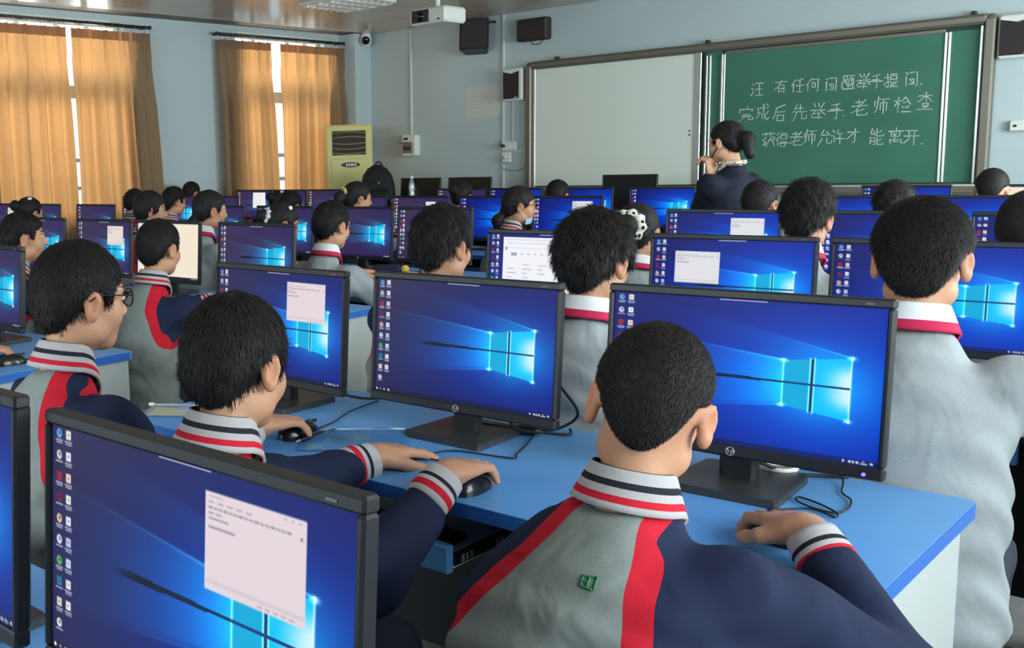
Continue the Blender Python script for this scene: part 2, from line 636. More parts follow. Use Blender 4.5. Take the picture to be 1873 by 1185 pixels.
def curtain(label, ytop0, ytop1, ybot0, ybot1, pleats, seed, bunch=(0, 0)):
    r = random.Random(seed)
    x0 = XL + .105
    zt, zb = 2.655, 0.55
    o = thing('curtain', label, 'curtain', (x0, (ytop0 + ytop1) / 2, 0), 0, 'orange curtains on the window wall')
    yc = (ytop0 + ytop1) / 2
    NS, NZ = pleats * 14, 34
    ph = [r.uniform(-.35, .35) for _ in range(pleats + 2)]
    V, F = [], []

    def P(s, t):
        """s 0..1 across, t 0 top .. 1 bottom"""
        ya = ytop0 + (ytop1 - ytop0) * s
        yb = ybot0 + (ybot1 - ybot0) * s
        y = ya + (yb - ya) * t ** 1.2
        k = pleats * (s + .035 * math.sin(2 * math.pi * s * 1.7 + seed) * math.sin(math.pi * s))
        k = min(pleats - 1e-6, max(0, k))
        i = int(min(k, pleats - 1))
        fr = k - i
        pinch = math.exp(-((fr - .5) / .07) ** 2)
        amp = .018 + .022 * min(1, t * 3)
        if t < .12:
            x = .004 + .060 * pinch * (1 - .3 * t / .12) + .012 * math.cos(2 * math.pi * fr)
        else:
            u = min(1, (t - .12) / .2)
            x = (1 - u) * (.004 + .03 * pinch) + u * amp * math.sin(2 * math.pi * (k + .1 * math.sin(3 * t + ph[i]))) + .014 * u * math.sin(2.3 * k + 2 * ph[i + 1] + 1.5 * t) + .006 * u * math.sin(17 * k + t * 2)
        # side folds hang forward
        e = min(s, 1 - s)
        w = bunch[0] if s < .5 else bunch[1]
        if w and e < .22:
            x += w * math.sin(e / .22 * math.pi * 2.0) * .8 * min(1, t * 2 + .3)
        return (x, y - yc, zt + (zb - zt) * t)
    for j in range(NZ + 1):
        t = (j / NZ) ** 1.15
        for i in range(NS + 1):
            V.append(P(i / NS, t))
    for j in range(NZ):
        for i in range(NS):
            a = j * (NS + 1) + i
            F.append((a, a + 1, a + NS + 2, a + NS + 1))
    np_o = link('cloth', np_mesh('curtain_cloth', np.array(V), np.array(F)), CURT, o)
    # stiff doubled heading tape behind the top edge
    V2, F2 = [], []
    for j in range(2):
        for i in range(NS + 1):
            q = P(i / NS, j * .04)
            V2.append((q[0] - .004, q[1], q[2]))
    for i in range(NS):
        F2.append((i, i + 1, NS + 2 + i, NS + 1 + i))
    link('heading_tape', np_mesh('heading_tape', np.array(V2), np.array(F2)), CURT, o)
    hk = MB().tube([(0, 0, -.02), (0, 0, .03), (.01, 0, .042)], .0025, 5).mesh('hook')
    for i in range(pleats + 1):
        s = min(1, max(0, (i + (.5 if i < pleats else 0)) / pleats))
        q = P(s, 0.0)
        link('hook', hk, mat('dull_steel', (0, 0, 0)), o, (q[0], q[1], q[2]))
    # woven gold flecks
    mb = MB()
    for _ in range(26):
        q = P(r.random(), r.uniform(.15, .95))
        L = r.uniform(.02, .07)
        mb.box((q[0] + .004, q[1] - .0015, q[2] - L / 2), (q[0] + .006, q[1] + .0015, q[2] + L / 2))
    mb.build('gold_fleck', SPECK, o)
    return o


curtain('orange pleated curtain at the left edge of the picture', 4.42, 5.42, 4.40, 5.46, 6, 3)
curtain('wide orange curtain right of the thin bright gap, edge flaring at the wall', 5.48, 6.38, 5.475, 6.50, 6, 5, (0, .035))
curtain('narrow orange curtain with brown folded edge beside the blue wall panel', 7.27, 8.01, 7.28, 8.11, 6, 8, (.05, 0))
curtain('orange curtain hanging behind the air conditioner', 8.155, 9.19, 8.13, 9.20, 6, 9)
for k_, (a, b) in enumerate(((4.3, 6.40), (7.26, 9.2))):
    o = thing('curtain_rod', ('dark curtain rod over the larger window', 'dark curtain rod over the window beside the corner pillar')[k_], 'curtain rod', (XL + .10, (a + b) / 2, 2.715))
    h = (b - a) / 2
    MB().tube([(0, -h, 0), (0, h, 0)], .013, 10).build('rod', mat('dark_bronze', (70, 62, 56), rough=.35, metal=.7), o)
    MB().tube([(-.03, -h, -.004), (-.03, h, -.004)], .010, 8).build('rear_rod', mat('dark_bronze', (0, 0, 0)), o)
    for e in ([h] if k_ == 0 else [-h, h]):
        MB().ellipsoid((0, e, 0), (.02, .02, .02), 12, 8).build('finial', mat('dark_bronze', (0, 0, 0)), o)
    for e in (-.96 * h, 0, .96 * h):
        MB().box((-.115, e - .01, -.012), (0, e + .01, .012), bev=.003).build('bracket', mat('dark_bronze', (0, 0, 0)), o)
    n = int((b - a) / .13)
    rg = MB().tube([(math.cos(t) * .019, 0, math.sin(t) * .019) for t in np.linspace(0, 2 * math.pi, 14)[:-1]], .0028, 5, closed=True).mesh('ring')
    for i in range(n):
        link('ring', rg, mat('dull_steel', (0, 0, 0)), o, (0, -h + .06 + (2 * h - .12) * i / (n - 1), -.004))

# ------------------------------------------------------------------ board on the front wall
BY = YF - .005


def board():
    o = thing('sliding_board', 'long grey-framed board with a whiteboard half and a green chalkboard half', 'board', (-3.96, YF, 1.03))
    X0 = -3.96
    fm = mat('grey_bronze_frame', (112, 108, 98), rough=.38, metal=.35)
    al = mat('brushed_aluminium', (190, 192, 188), rough=.3, metal=.75)
    lo, hi = -5.957 - X0, -1.968 - X0
    H = 1.275

    def b(name, x0, x1, z0, z1, y0, y1, m, bev=.004, par=None):
        return MB().box((x0, -y1, z0), (x1, -y0, z1), bev=bev).build(name, m, par or o)
    b('backing_board', lo + .03, hi - .03, .02, H - .03, .0, .028, mat('dark_green_backing', (36, 62, 56), rough=.5), 0)
    b('top_rail', lo + .05, hi - .05, H - .075, H, .0, .095, fm, .02)
    for a, c in ((lo, lo + .07), (hi - .07, hi)):
        b('side_rail', a, c, .0, H - .03, .0, .095, fm, .012)
    for a in (lo + .035, hi - .035):
        MB().ellipsoid((a, -.047, H - .045), (.042, .047, .045), 14, 10).build('corner_cap', fm, o)
    for a in (lo + .075, hi - .1):
        b('track', a, a + .022, .02, H - .08, .028, .06, al)
    b('chalk_tray', lo + .05, hi - .05, -.055, .02, .0, .11, fm, .008)
    b('tray_lip', lo + .05, hi - .05, .0, .018, .095, .115, al, .003)
    wb = b('whiteboard', -5.885 - X0, -4.165 - X0, .03, 1.215, .03, .052, mat('whiteboard_surface', (216, 224, 216), rough=.28, spec=.5), .004)
    b('whiteboard_frame', -4.225 - X0, -4.165 - X0, .03, 1.215, .03, .062, al, .004)
    b('whiteboard_frame', -5.885 - X0, -5.855 - X0, .03, 1.215, .03, .062, al, .004)
    b('whiteboard_frame', -5.855 - X0, -4.225 - X0, 1.195, 1.215, .03, .058, al, .003)
    dk = mat('dark_ink', (40, 42, 48), rough=.6)
    for z in (.48, .515):                                  # printed tool buttons at the whiteboard's edge
        MB().lathe([(.0, 0), (.008, 0), (.008, .002), (.0, .002)], 10, smooth=False).build('button', dk, o).matrix_local = Matrix.Translation((-4.262 - X0, -.053, z)) @ Matrix.Rotation(math.radians(90), 4, 'X')
    gr = mat('green_chalkboard', (56, 110, 92), rough=.62, var=.10, vscale=2.2)
    b('chalkboard_panel', -4.135 - X0, -3.98 - X0, .03, 1.20, .029, .036, gr, 0)
    b('chalkboard_panel', -3.96 - X0, -2.295 - X0, .03, 1.17, .03, .046, gr, 0)
    b('chalkboard_panel', -2.27 - X0, -2.06 - X0, .03, 1.17, .029, .036, gr, 0)
    for xa in (-4.13, -4.10, -3.995, -3.975, -2.297, -2.272):
        b('aluminium_strip', xa - X0, xa + .018 - X0, .03, 1.17, .03, .055, al, .003)
    b('panel_frame', -3.96 - X0, -2.295 - X0, 1.165, 1.195, .03, .052, fm, .003)
    for xa in (-5.62, -4.12, -2.12):
        MB().box((xa - X0 - .018, -.06, H), (xa - X0 + .018, -.02, H + .03), bev=.006).build('top_clip', mat('black_plastic', (24, 24, 26), rough=.45), o)
    # chalk handwriting on the middle panel, stroke by stroke
    CH = {
        '汪': '1122/0415/0926/3191/3585/3999/6169', '有': '0292/512507/3439/34747968/3666/3868',
        '任': '3105/1419/8142/3595/6269/4989', '何': '3105/1419/3292/828979/4464/4447/6467/4767',
        '问': '1122/1319/31818979/3565/3568/6568/3868', '题': '1141/1114/4144/1444/1343/0555/3558/3656/150818/081999/5191/7163/5357/5383/8387/7376/7658/7689',
        '举': '2032/5052/8063/0494/3407/6497/2666/1878/5559', '手': '7122/2474/0595/525949',
        '提': '0333/213918/0735/4181/4144/8184/4484/4282/3696/6669/6787/5649/4899', '完': '5052/0204/029283/2575/1686/461809/66689897',
        '成': '1282/122608/154548/50557998/8458/7081', '后': '8022/221608/2484/3676/3639/7679/3979',
        '先': '3013/2272/5054/0494/341809/64689896', '老': '2262/4144/0494/812708/7637/36399998',
        '师': '1215/302718/4191/4347/43838777/6169', '检': '0343/2129/2306/2435/6143/6195/5474/4657/6667/8677/4999',
        '查': '1282/5055/5215/5285/3666/3638/6668/3868/3767/0999', '获': '0191/3032/6062/3315/153728/3618/4595/734739/7599/8394',
        '得': '3012/3315/2429/4181/4144/8184/4484/4282/4686/3797/767969/4859', '允': '402373/6183/351809/65689896',
        '许': '1122/04242837/5142/4383/3696/6369', '才': '1393/616959/6317',
        '能': '201343/3144/1519/15454939/1747/8162/50549493/8667/55599998', '离': '5051/0292/3355/5335/2225/2575/7275/1719/17878978/463868',
        '开': '1181/0494/313608/6169', '.': '4858'}
    LN = [('汪有任何问题举手提问', [(-3.678, 1.879), (-3.484, 1.887), (-3.348, 1.886), (-3.228, 1.886), (-3.089, 1.875), (-2.962, 1.883), (-2.849, 1.878), (-2.758, 1.875), (-2.649, 1.871), (-2.508, 1.872)], .118),
          ('完成后先举手老师检查', [(-3.763, 1.67), (-3.625, 1.676), (-3.485, 1.663), (-3.327, 1.654), (-3.181, 1.659), (-3.047, 1.66), (-2.868, 1.676), (-2.714, 1.675), (-2.56, 1.682), (-2.406, 1.693)], .135),
          ('获得老师允许才能离开', [(-3.572, 1.441), (-3.464, 1.437), (-3.345, 1.446), (-3.237, 1.45), (-3.121, 1.437), (-3.021, 1.446), (-2.911, 1.454), (-2.738, 1.43), (-2.597, 1.432), (-2.486, 1.419)], .125),
          ('...', [(-2.44, 1.85), (-2.985, 1.64), (-2.41, 1.39)], .07)]
    rr = random.Random(4)
    ck = mat('white_chalk', (196, 208, 200), rough=.9, var=.3, vscale=160)
    for txt, pos, sz in LN:
        for ch, (cx, cz) in zip(txt, pos):
            mb = MB()
            for st in CH[ch].split('/'):
                pts = [(int(st[i]), int(st[i + 1])) for i in range(0, len(st) - 1, 2)]
                w = .0034 * rr.uniform(.8, 1.25)
                P = [Vector((cx - X0 + (px - 4.5) / 10 * sz * .92 + rr.uniform(-.003, .003), cz - 1.03 - (py - 4.5) / 10 * sz * 1.08 + rr.uniform(-.003, .003), 0)) for px, py in pts]
                for a, c in zip(P, P[1:]):
                    d = (c - a).normalized()
                    a, c = a - d * .003, c + d * .003
                    n = Vector((-d.y, d.x, 0)) * w
                    q = [a - n, c - n * .7, c + n * .7, a + n]
                    V = [(p.x, -.0462, p.y) for p in q] + [(p.x, -.0474, p.y) for p in q]
                    mb.add(V, [(4, 5, 6, 7), (0, 1, 5, 4), (1, 2, 6, 5), (2, 3, 7, 6), (3, 0, 4, 7)])
            mb.build('chalk_character', ck, o)


board()

BLK = mat('black_plastic', (24, 24, 26), rough=.45)
WPL = mat('white_plastic', (214, 216, 210), rough=.4)
GRL = mat('dark_speaker_mesh', (48, 42, 42), rough=.8, bump=.4, bscale=400)


def place(o, x, y, z, rz=0, rx=0):
    o.matrix_world = Matrix.Translation((x, y, z)) @ Matrix.Rotation(rz, 4, 'Z') @ Matrix.Rotation(rx, 4, 'X')


# hung loudspeaker (angled box) and dark mesh loudspeaker
sp = thing('wall_loudspeaker', 'black angled loudspeaker hung under the ceiling on a bracket', 'loudspeaker', (-6.52, 9.36, 2.46))
b_ = MB().prism([(-.15, -.13), (.15, -.13), (.11, .11), (-.11, .11)], 'z', 0, .32).build('cabinet', BLK, sp)
b_.rotation_euler = (math.radians(-8), 0, math.radians(28))
g_ = MB().box((-.135, -.146, .015), (.135, -.131, .305), bev=.006).build('grille', GRL, sp)
g_.rotation_euler = (math.radians(-8), 0, math.radians(28))
MB().tube([(.06, .05, .26), (.12, .09, .30), (.16, .135, .30)], .012, 8).build('bracket', BLK, sp)
sp = thing('mesh_loudspeaker', 'dark brown flat mesh loudspeaker on the front wall, right of the black one', 'loudspeaker', (-5.875, YF, 2.515))
MB().box((-.17, -.11, 0), (.17, 0, .215), bev=.012).build('cabinet', mat('dark_brown_plastic', (46, 38, 38), rough=.6), sp)
MB().box((-.16, -.122, .012), (.16, -.11, .203), bev=.005).build('grille', GRL, sp)
MB().tube(spline([(-.05, -.03, 0), (-.02, -.04, -.03), (.05, -.04, -.035), (.09, -.03, 0)], 5), .004, 6).build('cable', BLK, sp)


def white_speaker(label, x, z0, w, h, lab_logo=True):
    s = thing('wall_loudspeaker', label, 'loudspeaker', (x, YF, z0))
    MB().box((-w / 2, -.09, 0), (w / 2, 0, h), bev=.012).build('cabinet', WPL, s)
    p = [(-w / 2 + .012, .02), (w / 2 - .04, .02), (w / 2 - .04, h - .03), (-.01, h - .055), (-w / 2 + .012, h - .03)]
    MB().prism(p, 'y', -.098, -.088).build('grille', GRL, s)
    MB().box((w / 2 - .095, -.1005, .026), (w / 2 - .05, -.098, .034)).build('badge', WPL, s)
    return s


white_speaker('white wall loudspeaker with dark mesh at the left end of the board', -6.105, 1.935, .235, .325)
white_speaker('white wall loudspeaker with dark mesh at the right edge of the picture', -1.82, 1.965, .26, .31)

# electrical fittings
o = thing('switch_box', 'white wall switch box with its grey flap open', 'switch box', (-7.46, YF, 1.41))
MB().box((-.10, -.09, 0), (.10, 0, .235), bev=.01).build('housing', WPL, o)
MB().box((-.085, -.094, .03), (.055, -.089, .15), bev=.004).build('recess', mat('grey_plastic', (120, 122, 120), rough=.5), o)
MB().box((-.11, -.15, .145), (.05, -.092, .157), bev=.003).build('flap', mat('grey_plastic', (0, 0, 0)), o)
MB().box((-.06, -.098, .18), (-.01, -.089, .205)).build('display', BLK, o)
for k in range(3):
    MB().box((-.065 + k * .035, -.102, .06), (-.04 + k * .035, -.093, .11), bev=.003).build('switch', BLK, o)
pv = mat('white_conduit', (200, 208, 206), rough=.5)
tag(MB().box((-.014, -.022, 0), (.014, 0, 1.165), bev=.004).build('cable_conduit', pv, None, (-7.475, YF, 1.648)), 'white cable conduit running up from the wall switch box', 'conduit')
tag(MB().box((-.013, -.02, 0), (.013, 0, 1.30), bev=.004).build('cable_conduit', pv, None, (-6.262, YF, 1.52)), 'white cable conduit rising past the black loudspeaker', 'conduit')
tag(MB().box((-.012, -.02, 0), (.012, 0, .41), bev=.004).build('cable_conduit', pv, None, (-6.143, YF, 1.527)), 'short white conduit below the left white loudspeaker', 'conduit')
tag(MB().box((-.013, -.02, 0), (.013, 0, 1.29), bev=.004).build('cable_conduit', pv, None, (-6.262, YF, .0)), 'white conduit below the double wall socket reaching the floor', 'conduit')
tag(MB().box((0, -.018, -.01), (.27, 0, .01), bev=.004).build('cable_conduit', pv, None, (-6.24, YF, 1.42)), 'thin level conduit from the sockets to the board frame', 'conduit')
o = thing('wall_socket', 'white power socket with a black plug, upper of the pair beside the board', 'socket', (-6.17, YF, 1.43))
MB().box((-.085, -.05, 0), (.085, 0, .093), bev=.008).build('plate', WPL, o)
MB().tube([(-.06, -.05, .05), (-.06, -.09, .05)], .016, 10).build('plug', BLK, o)
MB().tube(spline([(-.06, -.09, .05), (-.09, -.1, .06), (-.10, -.06, .10)], 5), .004, 6).build('plug_cord', BLK, o)
o = thing('wall_socket', 'white power socket with a hanging lead, lower of the pair beside the board', 'socket', (-6.21, YF, 1.305))
MB().box((-.055, -.045, 0), (.055, 0, .108), bev=.008).build('plate', WPL, o)
MB().tube([(0, -.045, .06), (0, -.075, .06)], .014, 10).build('plug', WPL, o)
MB().tube(spline([(0, -.075, .06), (-.05, -.08, .0), (-.03, -.05, -.06), (.10, -.04, -.085), (.21, -.04, -.06), (.25, -.03, .03), (.24, -.03, .1)], 6), .0045, 6).build('lead', mat('grey_plastic', (0, 0, 0)), o)
o = thing('wall_socket', 'small white wall box right of the board', 'socket', (-1.79, YF, 1.435))
MB().box((-.06, -.05, 0), (.10, 0, .075), bev=.006).build('plate', WPL, o)
MB().box((-.035, -.054, .028), (-.015, -.049, .045)).build('slot', BLK, o)
o = thing('paper_notice', 'faint pale paper notice on the front wall left of the loudspeaker', 'notice', (-6.52, YF, 1.795))
MB().box((-.215, -.003, 0), (.215, 0, .325)).build('sheet', mat('faded_paper', (196, 200, 196), rough=.9, var=.05, vscale=20), o)
mb = MB()
for k in range(6):
    mb.box((-.17, -.0036, .05 + k * .04), (-.17 + .3 * (.6 + .4 * ((k * 7) % 5) / 5), -.003, .056 + k * .04))
mb.build('printed_line', mat('faded_print', (176, 182, 180), rough=.9), o)
# dome camera in the corner and projector, lamp on the ceiling
o = thing('dome_camera', 'small white security camera under the ceiling at the corner pillar', 'camera', (-8.02, 9.36, ZC))
MB().lathe([(.055, 0), (.055, -.02), (.062, -.03), (.062, -.10), (.05, -.135), (.0, -.145)], 20).build('housing', WPL, o)
d_ = MB().lathe([(.0, -.012), (.03, -.012), (.046, .0), (.046, .02), (.0, .02)], 20).build('lens_window', mat('black_lens', (14, 16, 18), rough=.1), o)
d_.matrix_local = Matrix.Translation((.028, -.034, -.075)) @ Vector((.62, -.70, -.35)).to_track_quat('Z', 'Y').to_matrix().to_4x4() @ Matrix.Translation((0, 0, .018))
o = thing('projector', 'white ceiling projector with dark lens side at the top edge', 'projector', (-5.55, 7.42, 2.50), math.radians(0))
MB().box((-.19, -.15, 0), (.19, .15, .13), bev=.018).build('casing', WPL, o)
MB().box((-.196, -.12, .02), (-.188, .12, .11), bev=.002).build('vent_panel', mat('grey_plastic', (0, 0, 0)), o)
MB().box((-.16, -.158, .015), (.02, -.149, .118), bev=.003).build('front_panel', mat('dark_smoke_plastic', (52, 52, 52), rough=.4), o)
MB().tube([(-.07, -.17, .065), (-.07, -.14, .065)], .042, 18).build('lens', mat('black_lens', (0, 0, 0)), o)
MB().tube([(.12, -.155, .028), (.12, -.148, .028)], .009, 10).build('sensor', BLK, o)
MB().tube([(0, 0, .13), (0, 0, ZC - 2.50)], .022, 12).build('ceiling_pole', WPL, o)
o = thing('ceiling_lamp', 'square louvred ceiling lamp, switched off', 'lamp', (-6.50, 7.34, ZC))
MB().box((-.31, -.31, -.006), (.31, .31, .008)).build('tray', mat('brushed_aluminium', (0, 0, 0)), o)
for s in (-1, 1):
    MB().box((-.31, s * .31 - .008, -.03), (.31, s * .31 + .008, 0)).build('rim', WPL, o)
    MB().box((s * .31 - .008, -.31, -.03), (s * .31 + .008, .31, 0)).build('rim', WPL, o)
lv = MB().prism([(-.018, 0), (.018, 0), (.002, -.045), (-.002, -.045)], 'y', -.3, .3).mesh('louvre')
lv.materials.append(mat('polished_louvre', (232, 232, 230), rough=.4, metal=.2))
for k in range(4):
    link('louvre', lv, None, o, (-.225 + k * .15, 0, -.004))
for k in range(7):
    l2 = link('louvre', lv, None, o, (0, -.27 + k * .09, -.004))
    l2.rotation_euler[2] = math.pi / 2
for k in range(3):
    MB().tube([(-.15 + k * .15, -.29, .0 - .022), (-.15 + k * .15, .29, -.022)], .008, 8).build('tube', mat('lamp_glass', (236, 238, 236), rough=.25), o)

# ------------------------------------------------------------------ air conditioner and the things beside it
ac = thing('air_conditioner', 'cream floor-standing air conditioner in the corner by the curtain', 'air conditioner', (-7.70, 8.68, 0), math.radians(40))
cr = mat('yellowed_cream_plastic', (206, 198, 132), rough=.35, var=.03, vscale=3)
MB().box((-.25, -.16, .05), (.25, .16, 1.765), bev=.02).build('body', cr, ac)
MB().box((-.24, -.15, 0), (.24, .15, .05)).build('plinth', mat('grey_plastic', (0, 0, 0)), ac)
MB().box((-.185, -.166, 1.44), (.185, -.15, 1.70), bev=.01).build('outlet', mat('dark_outlet', (44, 34, 30), rough=.6), ac)
mb_l = MB().box((-.18, -.004, -.006), (.18, .02, .006)).mesh('louvre')
for k in range(5):
    z = 1.465 + k * .052
    V = []
    m_ = MB()
    pts = [(-.18 + .36 * t / 10, -.176, z + .014 * math.sin(math.pi * t / 10) * (1 if k > 2 else -1)) for t in range(11)]
    m_.tube(pts, .006, 6)
    m_.build('louvre', mat('tan_plastic', (150, 128, 96), rough=.4), ac)
MB().box((-.2, -.168, .75), (.2, -.158, 1.40), bev=.006).build('front_panel', cr, ac)
bd = MB().lathe([(0, 0), (1, 0), (1, 1), (0, 1)], 28, smooth=False).build('badge', mat('dark_badge', (56, 60, 58), rough=.25, metal=.4), ac)
bd.matrix_local = Matrix.Translation((.015, -.169, 1.335)) @ Matrix.Rotation(math.radians(90), 4, 'X') @ Matrix.Diagonal((.10, .028, .006, 1))
mb = MB()
for k, (x0, x1) in enumerate(((-.05, -.035), (-.025, -.01), (0, .015), (.02, .035), (.045, .06))):
    mb.box((x0 + .015, -.178, 1.32), (x1 + .015, -.1745, 1.35))
mb.build('badge_lettering', WPL, ac)
# backpack hung on the unit's side
bp = thing('backpack', 'black backpack leaning upright beside the air conditioner', 'backpack', (-6.98, 8.30, .84), math.radians(35))
dark = mat('black_nylon', (22, 23, 27), rough=.75, bump=.3, bscale=90)
mb = MB()
N = 18
V, F = [], []
prof = [(0, .16, .10), (.04, .175, .115), (.15, .18, .12), (.28, .175, .115), (.38, .15, .10), (.45, .10, .075), (.485, .04, .03), (.49, .005, .005)]
for z, a, b in prof:
    for k in range(N):
        t = 2 * math.pi * k / N
        c, s = math.cos(t), math.sin(t)
        V.append((a * math.copysign(abs(c) ** .6, c) - .03 * z, b * math.copysign(abs(s) ** .6, s) + .12 * z, z))
for i in range(len(prof) - 1):
    for k in range(N):
        F.append((i * N + k, i * N + (k + 1) % N, (i + 1) * N + (k + 1) % N, (i + 1) * N + k))
F.append(tuple(reversed(range(N))))
mb.add(V, F, True)
mb.build('bag_body', dark, bp)
MB().box((-.12, -.15, .04), (.12, -.09, .24), bev=.03).build('front_pocket', dark, bp)
for s in (-1, 1):
    MB().tube(spline([(s * .07, .15, .44), (s * .11, .22, .30), (s * .12, .18, .1), (s * .09, .12, .03)], 6), .014, 6).build('strap', dark, bp)
MB().tube(spline([(-.04, .06, .48), (0, .05, .52), (.04, .06, .48)], 5), .008, 6).build('grab_handle', dark, bp)
MB().box((.01, -.153, .3), (.03, -.128, .315)).build('zip_pull', mat('dull_steel', (0, 0, 0)), bp)

# ------------------------------------------------------------------ desks
ROWY = [0.595, 1.876, 3.185, 4.542, 5.937, 7.37]
BLUE = mat('blue_laminate', (98, 160, 224), rough=.38, var=.04, vscale=5)
BLUE_EDGE_SHADED = mat('blue_edge_shaded', (44, 104, 190), rough=.35)  # darker than the top: shading of the desk edge put into the colour
PANEL = mat('pale_grey_laminate', (178, 185, 184), rough=.5, var=.02, vscale=4)
DARKBOARD = mat('dark_board_and_desk_shade', (60, 62, 66), rough=.7)


def rounded_slab(x0, x1, y0, y1, z0, z1, r=.018):
    P = []
    for cx, cy, a0 in ((x1 - r, y1 - r, 0), (x0 + r, y1 - r, 90), (x0 + r, y0 + r, 180), (x1 - r, y0 + r, 270)):
        for k in range(5):
            a = math.radians(a0 + k * 22.5)
            P.append((cx + r * math.cos(a), cy + r * math.sin(a)))
    return MB().prism(P, 'z', z0, z1)


def desk(xl, xr, row, seats, label, open_seat=None, front_off=.366):
    y = ROWY[row]
    x0 = (xl + xr) / 2
    o = thing('computer_desk', label, 'desk', (x0, y, 0), 0, 'blue-topped computer desks in rows')
    a, b = xl - x0, xr - x0
    f, k = -front_off, .224
    t = rounded_slab(a, b, f, k, .7225, .75).build('desktop', BLUE, o)
    e = MB()
    e.box((a + .018, f - .0015, .7235), (b - .018, f + .0005, .749))
    e.box((b - .0005, f + .018, .7235), (b + .0015, k - .018, .749))
    e.box((a - .0015, f + .018, .7235), (a + .0005, k - .018, .749))
    e.build('edge_band', BLUE_EDGE_SHADED, t)
    for s in (a + .02, b - .045):
        MB().box((s, f + .03, 0), (s + .025, k - .01, .7225), bev=.002).build('side_panel', PANEL, o)
    MB().box((a + .046, k - .035, .12), (b - .046, k - .017, .7225), bev=.002).build('modesty_panel', DARKBOARD, o)  # panel coloured dark to stand in for the shade under the desk
    for s in seats:
        sx = s - x0
        pull = .0 if s != open_seat else -.125
        d = MB().box((sx - .25, f + .13 + pull, .600), (sx + .235, f + .15 + pull, .655), bev=.003).build('drawer_front', BLUE, o)
        MB().box((sx - .24, f + .15 + pull, .602), (sx + .225, k - .12, .614)).build('drawer_tray', mat('silver_grey_tray', (224, 228, 232), rough=.4), d)
        for q in (-.25, .226):
            MB().box((sx + q, f + .15 + pull, .612), (sx + q + .012, k - .1, .634), bev=.002).build('drawer_rail', BLK, d)
        if s == open_seat:
            hl = mat('zinc_and_slot_light', (200, 202, 204), rough=.35, metal=.6)
            for j, yy in enumerate((.02, .035, .05, .135, .15)):
                MB().box((sx + .2375, f + .15 + pull + yy, .616), (sx + .2395, f + .15 + pull + yy + (.004 if j in (1, 2) else .008), .630)).build('rail_slot', hl, d)  # light showing through the rail slots, painted as bright bars
        if row <= 2:
            MB().box((sx - .275, f + .12, .66), (sx - .265, k - .04, .7225)).build('drawer_hanger', DARKBOARD, o)
            MB().box((sx + .245, f + .12, .66), (sx + .255, k - .04, .7225)).build('drawer_hanger', DARKBOARD, o)
    return o


R_S = [-1.88, -1.335, -.752]
L_S = [-5.12, -4.50, -3.88, -3.32]
LL_S = [-7.93, -7.33, -6.66]
desk(-2.116, -.42, 0, R_S, 'blue-topped desk nearest the camera under the big monitor in front')
desk(-2.116, -.42, 1, [-1.90, -1.356, -.758], 'blue-topped desk where the boys in navy sleeves sit, corner showing at lower right', open_seat=-1.356)
desk(-2.116, -.40, 2, R_S, 'blue-topped desk in front of the boys in plain grey shirts')
desk(-2.116, -.40, 3, R_S, 'blue-topped desk in the right block, row of the fuzzy-haired boy')
desk(-2.116, -.40, 4, R_S, 'blue-topped desk in the right block beside the standing teacher')
desk(-2.116, -.40, 5, R_S, 'blue-topped desk in the right block nearest the chalkboard')
desk(-5.42, -2.87, 1, L_S, 'blue-topped desk with white end panel at the left edge of the picture')
desk(-5.42, -2.87, 2, L_S, 'blue-topped desk under the monitor with the all-white screen')
desk(-5.42, -2.87, 3, L_S, 'blue-topped desk in front of the boy with the crimson collar band in the middle distance')
desk(-5.42, -2.87, 4, L_S, 'blue-topped desk in the middle block where the masked girl sits')
desk(-5.42, -2.87, 5, L_S, 'blue-topped desk in the middle block nearest the front wall')
desk(-8.09, -6.33, 3, LL_S, 'blue-topped desk along the wide curtained window')
desk(-8.09, -6.33, 4, LL_S, 'blue-topped desk by the wall between the two windows')
desk(-8.09, -6.33, 5, LL_S, 'blue-topped desk by the window next to the air conditioner')
o = thing('front_table', 'long pale table along the front wall carrying switched-off monitors', 'table', (-5.3, 8.45, 0))
rounded_slab(-1.5, 1.6, -.3, .3, .79, .82).build('tabletop', PANEL, o)
for s in (-1.45, -.2, 1.525):
    MB().box((s, -.27, 0), (s + .025, .27, .79)).build('side_panel', PANEL, o)
MB().box((-1.42, .24, .2), (1.52, .26, .79)).build('modesty_panel', PANEL, o)


# ------------------------------------------------------------------ monitor screens (flat print that glows)
def s2l(a):
    a = np.asarray(a, np.float32) / 255
    return np.where(a <= 0.04045, a / 12.92, ((a + 0.055) / 1.055) ** 2.4)


def sstep(a, b, x):
    t = np.clip((x - a) / (b - a), 0, 1)
    return t * t * (3 - 2 * t)


